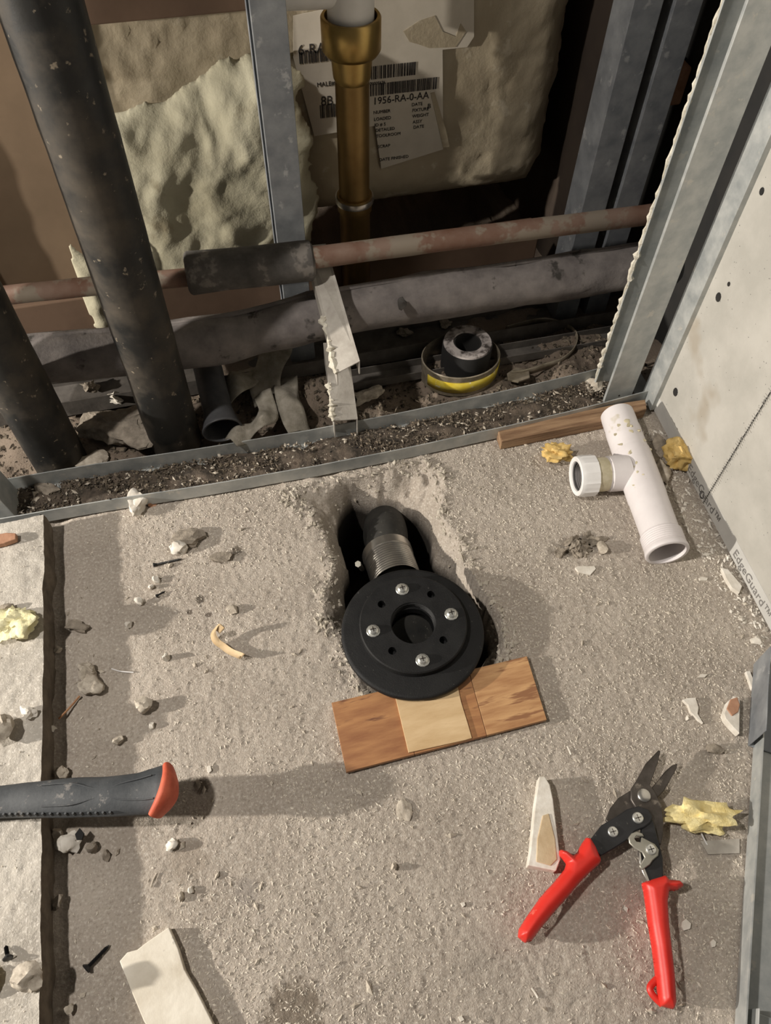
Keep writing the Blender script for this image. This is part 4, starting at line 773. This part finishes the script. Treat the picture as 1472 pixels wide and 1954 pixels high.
stick('white thread lying left of the wood curl', ((213, 1276, 0), (230, 1281, .001), (255, 1283, 0)), .002, .0007, m_nut, 'thread', 'thread')
stick('thin pale wire on the floor lower left', ((288, 1693, 0), (292, 1680, .0), (299, 1666, .0)), .002, .0008, m_stone, 'wire', 'wire')
stick('thin white splinter near the bottom right', ((1015, 1885, 0), (1022, 1895, .0), (1027, 1904, .0)), .002, .001, m_gyps)
stick('short white splinter left of the snips', ((1083, 1424, 0), (1087, 1432, .0), (1090, 1440, .0)), .002, .001, m_gyps)
stick('white curl fibre beside the yellow foam strip', ((1336, 1580, .002), (1340, 1592, .003), (1350, 1612, 0)), .003, .0008, m_nut, 'thread', 'thread')
# loose crumbs nobody could count
OCT_V = np.array([(1, 0, 0), (-1, 0, 0), (0, 1, 0), (0, -1, 0), (0, 0, 1), (0, 0, -1)], float); OCT_F = np.array([(0, 2, 4), (2, 1, 4), (1, 3, 4), (3, 0, 4), (2, 0, 5), (1, 2, 5), (3, 1, 5), (0, 3, 5)])
def crumbs(name, label, X_, Y_, Z_, smin, smax, m_, seed, cat='crumbs', long=0):
    r_ = np.random.RandomState(seed); n = len(X_); s = smin+(smax-smin)*r_.rand(n)**3
    sc3 = np.stack([s*(1+long*r_.rand(n)), s*r_.uniform(.5, 1, n), s*r_.uniform(.35, .8, n)], -1); th_ = r_.rand(n)*6.28; c, sn_ = np.cos(th_), np.sin(th_)
    v = (OCT_V[None]+r_.uniform(-.25, .25, (n, 6, 3)))*sc3[:, None, :]; x_ = v[..., 0]*c[:, None]-v[..., 1]*sn_[:, None]; y_ = v[..., 0]*sn_[:, None]+v[..., 1]*c[:, None]
    v = np.stack([x_+X_[:, None], y_+Y_[:, None], v[..., 2]+Z_[:, None]+s[:, None]*.35], -1).reshape(-1, 3); f = (OCT_F[None]+(np.arange(n)*6)[:, None, None]).reshape(-1, 3)
    o_ = bigmesh(name, v, f, m_); props(o_, label, cat, None, 'stuff'); o_.data.shade_flat(); return o_
R_ = np.random.RandomState(12); n = 90000; X_ = R_.uniform(-.262, .575, n); Y_ = R_.uniform(-.09, .66, n)
dn = fbm(np.c_[X_*9, Y_*9, X_*0], 77, 3); shade = (X_ < -.16-.0*Y_)
keep = (~inpoly(X_, Y_, outer)) & (R_.rand(n) < np.clip(.55+.6*dn, .2, 1)) & (~(shade & (R_.rand(n) < .75)))
X_, Y_ = X_[keep], Y_[keep]; crumbs('floor_dust', 'pale sawdust and concrete crumbs scattered over the floor', X_, Y_, floor_h(X_, Y_), .0003, .0012, m_crumb, 5, long=1.6)
n = 420; X_ = R_.uniform(-.262, .57, n); Y_ = R_.uniform(-.09, .65, n); k_ = ~inpoly(X_, Y_, outer); X_, Y_ = X_[k_], Y_[k_]
crumbs('floor_grit', 'larger grit and flakes scattered over the floor', X_, Y_, floor_h(X_, Y_), .001, .0036, m_stone, 6, long=1)
n = 1500; X_ = R_.uniform(-.56, -.285, n); Y_ = R_.uniform(-.09, .64, n)
crumbs('slab_dust', 'pale dust on the raised slab', X_, Y_, X_*0+.0335, .0004, .0014, m_crumb, 7)
n = 9000; X_ = R_.uniform(-.38, .56, n); Y_ = np.array([ytrk(x) for x in X_])+R_.uniform(.004, .057, n); dn = fbm(np.c_[X_*18, Y_*18, X_*0], 78, 3); k_ = dn > -.6; X_, Y_ = X_[k_], Y_[k_]
db = [(x, ytrk(x)+.0012) for x in np.linspace(-.40, .57, 260)]; vs_ = np.array([[x, y+f*.0575, .0068+.0045*abs(math.sin(f*3.1))+.002*math.sin(x*90+f*5)+.002*math.sin(x*37+f*9)] for x, y in db for f in np.linspace(0, 1, 9)]); vs_[:, 2] += .0012*fbm(vs_*220, 3, 3)
bedo = bigmesh('dirt_bed', vs_, grid_faces(9, 260), m_dirt); props(bedo, 'dark packed dirt lying along the inside of the floor track', 'dirt', None, 'stuff')
crumbs('track_dirt', 'dark grit and mouse-brown dirt filling the floor track', X_, Y_, X_*0+.009+.004*R_.rand(len(X_)), .0006, .0028, m_crumbd, 8, long=.8)
n = 700; X_ = R_.uniform(-.36, .55, n); Y_ = np.array([ytrk(x) for x in X_])+R_.uniform(.004, .057, n)
crumbs('track_chips', 'pale chips on the dirt in the floor track', X_, Y_, X_*0+.012+.002*R_.rand(len(X_)), .0005, .0028, m_stone, 9, long=1.2)
n = 3500; X_ = R_.uniform(-.36, .62, n); Y_ = R_.uniform(.725, .86, n)
crumbs('chase_rubble', 'brown rubble and grit on the ground of the pipe chase', X_, Y_, floor_h(X_, Y_), .0008, .0055, m_crumbd, 10, long=.6)
n = 700; k = R_.rand(n); X_ = .574-.012*k+R_.uniform(-.03, .012, n); Y_ = .62-.36*k
crumbs('board_foot_rubble', 'white crumbs along the foot of the cement board', X_, Y_, floor_h(X_, Y_), .0006, .0035, m_gyps, 13, long=1)
n = 1500; th_ = R_.rand(n); oi = (th_*len(outer)).astype(int); ft_ = (th_*len(outer))-oi; oa = np.array(outer); pq = oa[oi]*(1-ft_)[:, None]+oa[(oi+1) % len(oa)]*ft_[:, None]+R_.randn(n, 2)*.008; pq = pq[~inpoly(pq[:, 0], pq[:, 1], inner)]
crumbs('hole_edge_rubble', 'broken mortar crumbs around the edge of the drain hole', pq[:, 0], pq[:, 1], np.maximum(floor_h(pq[:, 0], pq[:, 1]), -.05), .0008, .004, m_brk, 14, long=.6)

# ------------------------------------------------------------ things in the chase
q0 = P(425, 822, .033); q1 = P(405, 742, .045)+np.array([.0, .015, 0]); dv_ = q1-q0; Lq = np.linalg.norm(dv_); dv_ /= Lq
gf = T('drain_fitting', 'dark grey flared plastic drain fitting lying behind the floor track', 'pipe fitting', (q0[0], q0[1]+.02, 0))
mk('flare', hollow([q0, q0+dv_*.002, q0+dv_*.006, q0+dv_*.022, q0+dv_*.03], [.0275, .028, .0262, .0225, .0215], [.0255, .025, .0235, .0205, .0195], 40), m_gplas, gf)
mk('tail', hollow([q0+dv_*.028, q0+dv_*Lq, q0+dv_*(Lq+.03)], .0205, .0185, 36), m_gplas, gf)
mk('inner_plug', tube([q0+dv_*.030, q0+dv_*.032], .0190, 30), m_dark, gf)
def clothstrip(label, pts, wd_, seed, m_=None):
    c = spline([P(x, y, z) for x, y, z in pts], 8); n = len(c); t = np.gradient(c, axis=0); t /= np.linalg.norm(t, axis=1)[:, None]; s = np.cross(t, (0, 0, 1)); s /= np.linalg.norm(s, axis=1)[:, None]
    rows = [c+s*wd_*k+np.array([0, 0, 1])*(.006*np.sin(np.arange(n)*.35+k*3+seed)-.010*abs(k))[:, None] for k in np.linspace(-.5, .5, 9)]
    o_ = mk('mesh_cloth', loft(rows, closed=False, caps=False), m_ or m_cloth, None, label, 'cloth', angle=180); o_.modifiers.new('s', 'SOLIDIFY').thickness = .001; return o_
clothstrip('grey mesh strip draped over the floor track flange by the flared fitting', ((440, 842, .034), (465, 822, .036), (492, 805, .040), (512, 786, .036), (500, 745, .04)), .026, 1)
clothstrip('wide olive cloth scrap hanging behind the flared fitting', ((515, 770, .022), (505, 725, .04), (520, 680, .05), (530, 650, .055)), .045, 2)
clothstrip('brownish cloth scrap left of the channel offcuts', ((572, 822, .012), (560, 790, .03), (548, 755, .035), (545, 715, .03)), .034, 3)
clothstrip('dark cloth folded behind the tail of the flared fitting', ((420, 760, .03), (445, 735, .045), (465, 715, .045), (480, 700, .03)), .04, 4)
mk('plaster_mound', rock(P(235, 830, 0)-(0, 0, .004), (.055, .055, .022), 81, 4, .3, 2.0, .2, 6), m_stoned, None, 'lumpy brown mortar mound between the two black pipes', 'mortar')
mk('plaster_lump', rock(P(225, 770, .01), (.012, .008, .010), 82, 3, .6, 2), m_gyps, None, 'whitish lump on top of the mortar mound', 'plaster')
mk('plaster_mound', rock(P(180, 890, 0), (.024, .014, .010), 83, 3, .4, 2), m_stone, None, 'small pale mortar heap at the foot of the left black pipe', 'mortar')
for lb, x, y, w_, h_, sd in (('grey rubble stone under the insulated pipe beside the channel offcuts', 770, 640, 24, 20, 84), ('rubble stone between the tape roll and the insulated pipe, left one', 850, 620, 22, 16, 85), ('brownish rubble stone at the back left of the chase', 175, 742, 30, 24, 86), ('brown brick-like stone in the back left of the chase', 620, 625, 34, 36, 87), ('grey stone beside the left end of the floor track', 90, 940, 40, 24, 88), ('pale crumb stone in the floor track near the left stud', 70, 955, 26, 18, 89), ('beige chip in the floor track under the big black pipe', 360, 898, 20, 14, 90),
    ('plaster crumb pile at the foot of the front right stud', 1135, 742, 34, 24, 91), ('white crumb in the floor track left of the front right stud', 1012, 768, 14, 10, 92), ('crumbly plaster heap right of the channel offcuts', 700, 760, 26, 50, 93)):
    q = P(x, y, .006); k = px2m(x, y); mk('stone', rock(q-(0, 0, .002), (w_*k*.55, h_*k*.7, min(w_, h_)*k*.4), sd, 3, .45, 1.6), m_stone if sd > 88 else m_stoned, None, lb, 'stone')
# flat grey duct lying behind the track
dz = thick([(0, .018), (0, .004), (.028, .004), (.028, .018)], .0014)
mk('steel_strip', loft([np.c_[np.full(len(dz), x), .795+.02*(x-.2)*0+dz[:, 0], dz[:, 1]] for x in (.13, .40, .60)]), m_dirtst, None, 'dull steel strip lying under the insulated pipe near the tape', 'strip', smooth=False)
# tape roll
tc = P(888, 700, .0)+np.array([.0, .012, 0]); rtp = .5*np.linalg.norm(P(842, 650, .05)-P(945, 650, .05))
q = P(893, 652, .055); tc = np.array([q[0], q[1], 0.])
tp = T('tape_roll', 'black tape roll with pale top standing inside a yellow labelled band', 'tape', tc)
r1 = rtp*.92
mk('tape', annulus(tc, [(r1*.5, .004), (r1, .004), (r1, .053), (r1*.5, .053)]), m_dark, tp, angle=40)
mk('pale_top', annulus(tc, [(r1*.56, .053), (r1*.97, .053), (r1*.95, .0555), (r1*.58, .0555)]), M('chalky_top', (.05, .04, .035), (.42, .38, .36), 70, .9, 0, .5, 120, lo=.38, hi=.56), tp)
bc = P(880, 712, .018)
def cc(c, r, z, n, a0, a1, e=1.): a = np.linspace(a0, a1, n); return np.c_[c[0]+r*np.cos(a), c[1]+r*e*np.sin(a), np.full(n, z)]
rb_ = .5*np.linalg.norm(P(805, 680, .042)-P(955, 680, .042)); bc = np.array([P(880, 678, .042)[0], P(880, 678, .042)[1]])
bd_ = T('label_band', 'clear band with a yellow printed label around the black tape roll', 'band', (bc[0], bc[1], 0))
mk('band', loft([cc(bc, rb_*1.0, .004, 60, 0, 6.28, .8), cc(bc, rb_*1.0, .012, 60, 0, 6.28, .8), cc(bc, rb_*1.02, .042, 60, 0, 6.28, .8), cc(bc, rb_*.99, .043, 60, 0, 6.28, .8), cc(bc, rb_*.985, .005, 60, 0, 6.28, .8)], closed=True, caps=False), m_strap, bd_)
yl = mk('yellow_label', loft([cc(bc, rb_*1.02, .012, 40, math.pi*1.12, math.pi*2.06, .805), cc(bc, rb_*1.03, .033, 40, math.pi*1.12, math.pi*2.06, .805)], closed=False, caps=False), m_yel, bd_); yl.modifiers.new('s', 'SOLIDIFY').thickness = .0006
bb = []
for k in range(24):
    a = math.pi*(1.40+k*.0095); 
    if k % 3 == 2: continue
    c_ = np.array([bc[0]+rb_*1.034*math.cos(a), bc[1]+rb_*.805*1.012*math.sin(a)]); bb.append(box((c_[0]-.0003, c_[1]-.0003, .016), (c_[0]+.0003, c_[1]+.0003, .029)))
mk('barcode', join(*bb), m_inkb, bd_, pobj=yl, smooth=False)
# strap loop
lo = [P(x, y, .012) for x, y in ((975, 715), (1000, 712), (1040, 700), (1075, 688), (1098, 665), (1100, 640), (1078, 622), (1040, 612), (1000, 618), (965, 628))]
ls_ = spline(lo, 6); mk('strap_loop', loft([ls_+np.array([0, 0, -.007]), ls_+np.array([0, 0, .007])], closed=False, caps=False), m_strap, None, 'bent metal strap loop lying right of the tape roll', 'strap').modifiers.new('s', 'SOLIDIFY').thickness = .0012
mk('plastic_scrap', plate([(968, 712), (985, 700), (1010, 706), (1012, 720), (990, 728), (970, 724)], .014, .004), m_strap, None, 'crumpled clear scrap beside the strap loop', 'scrap', smooth=False, bevel=.001)
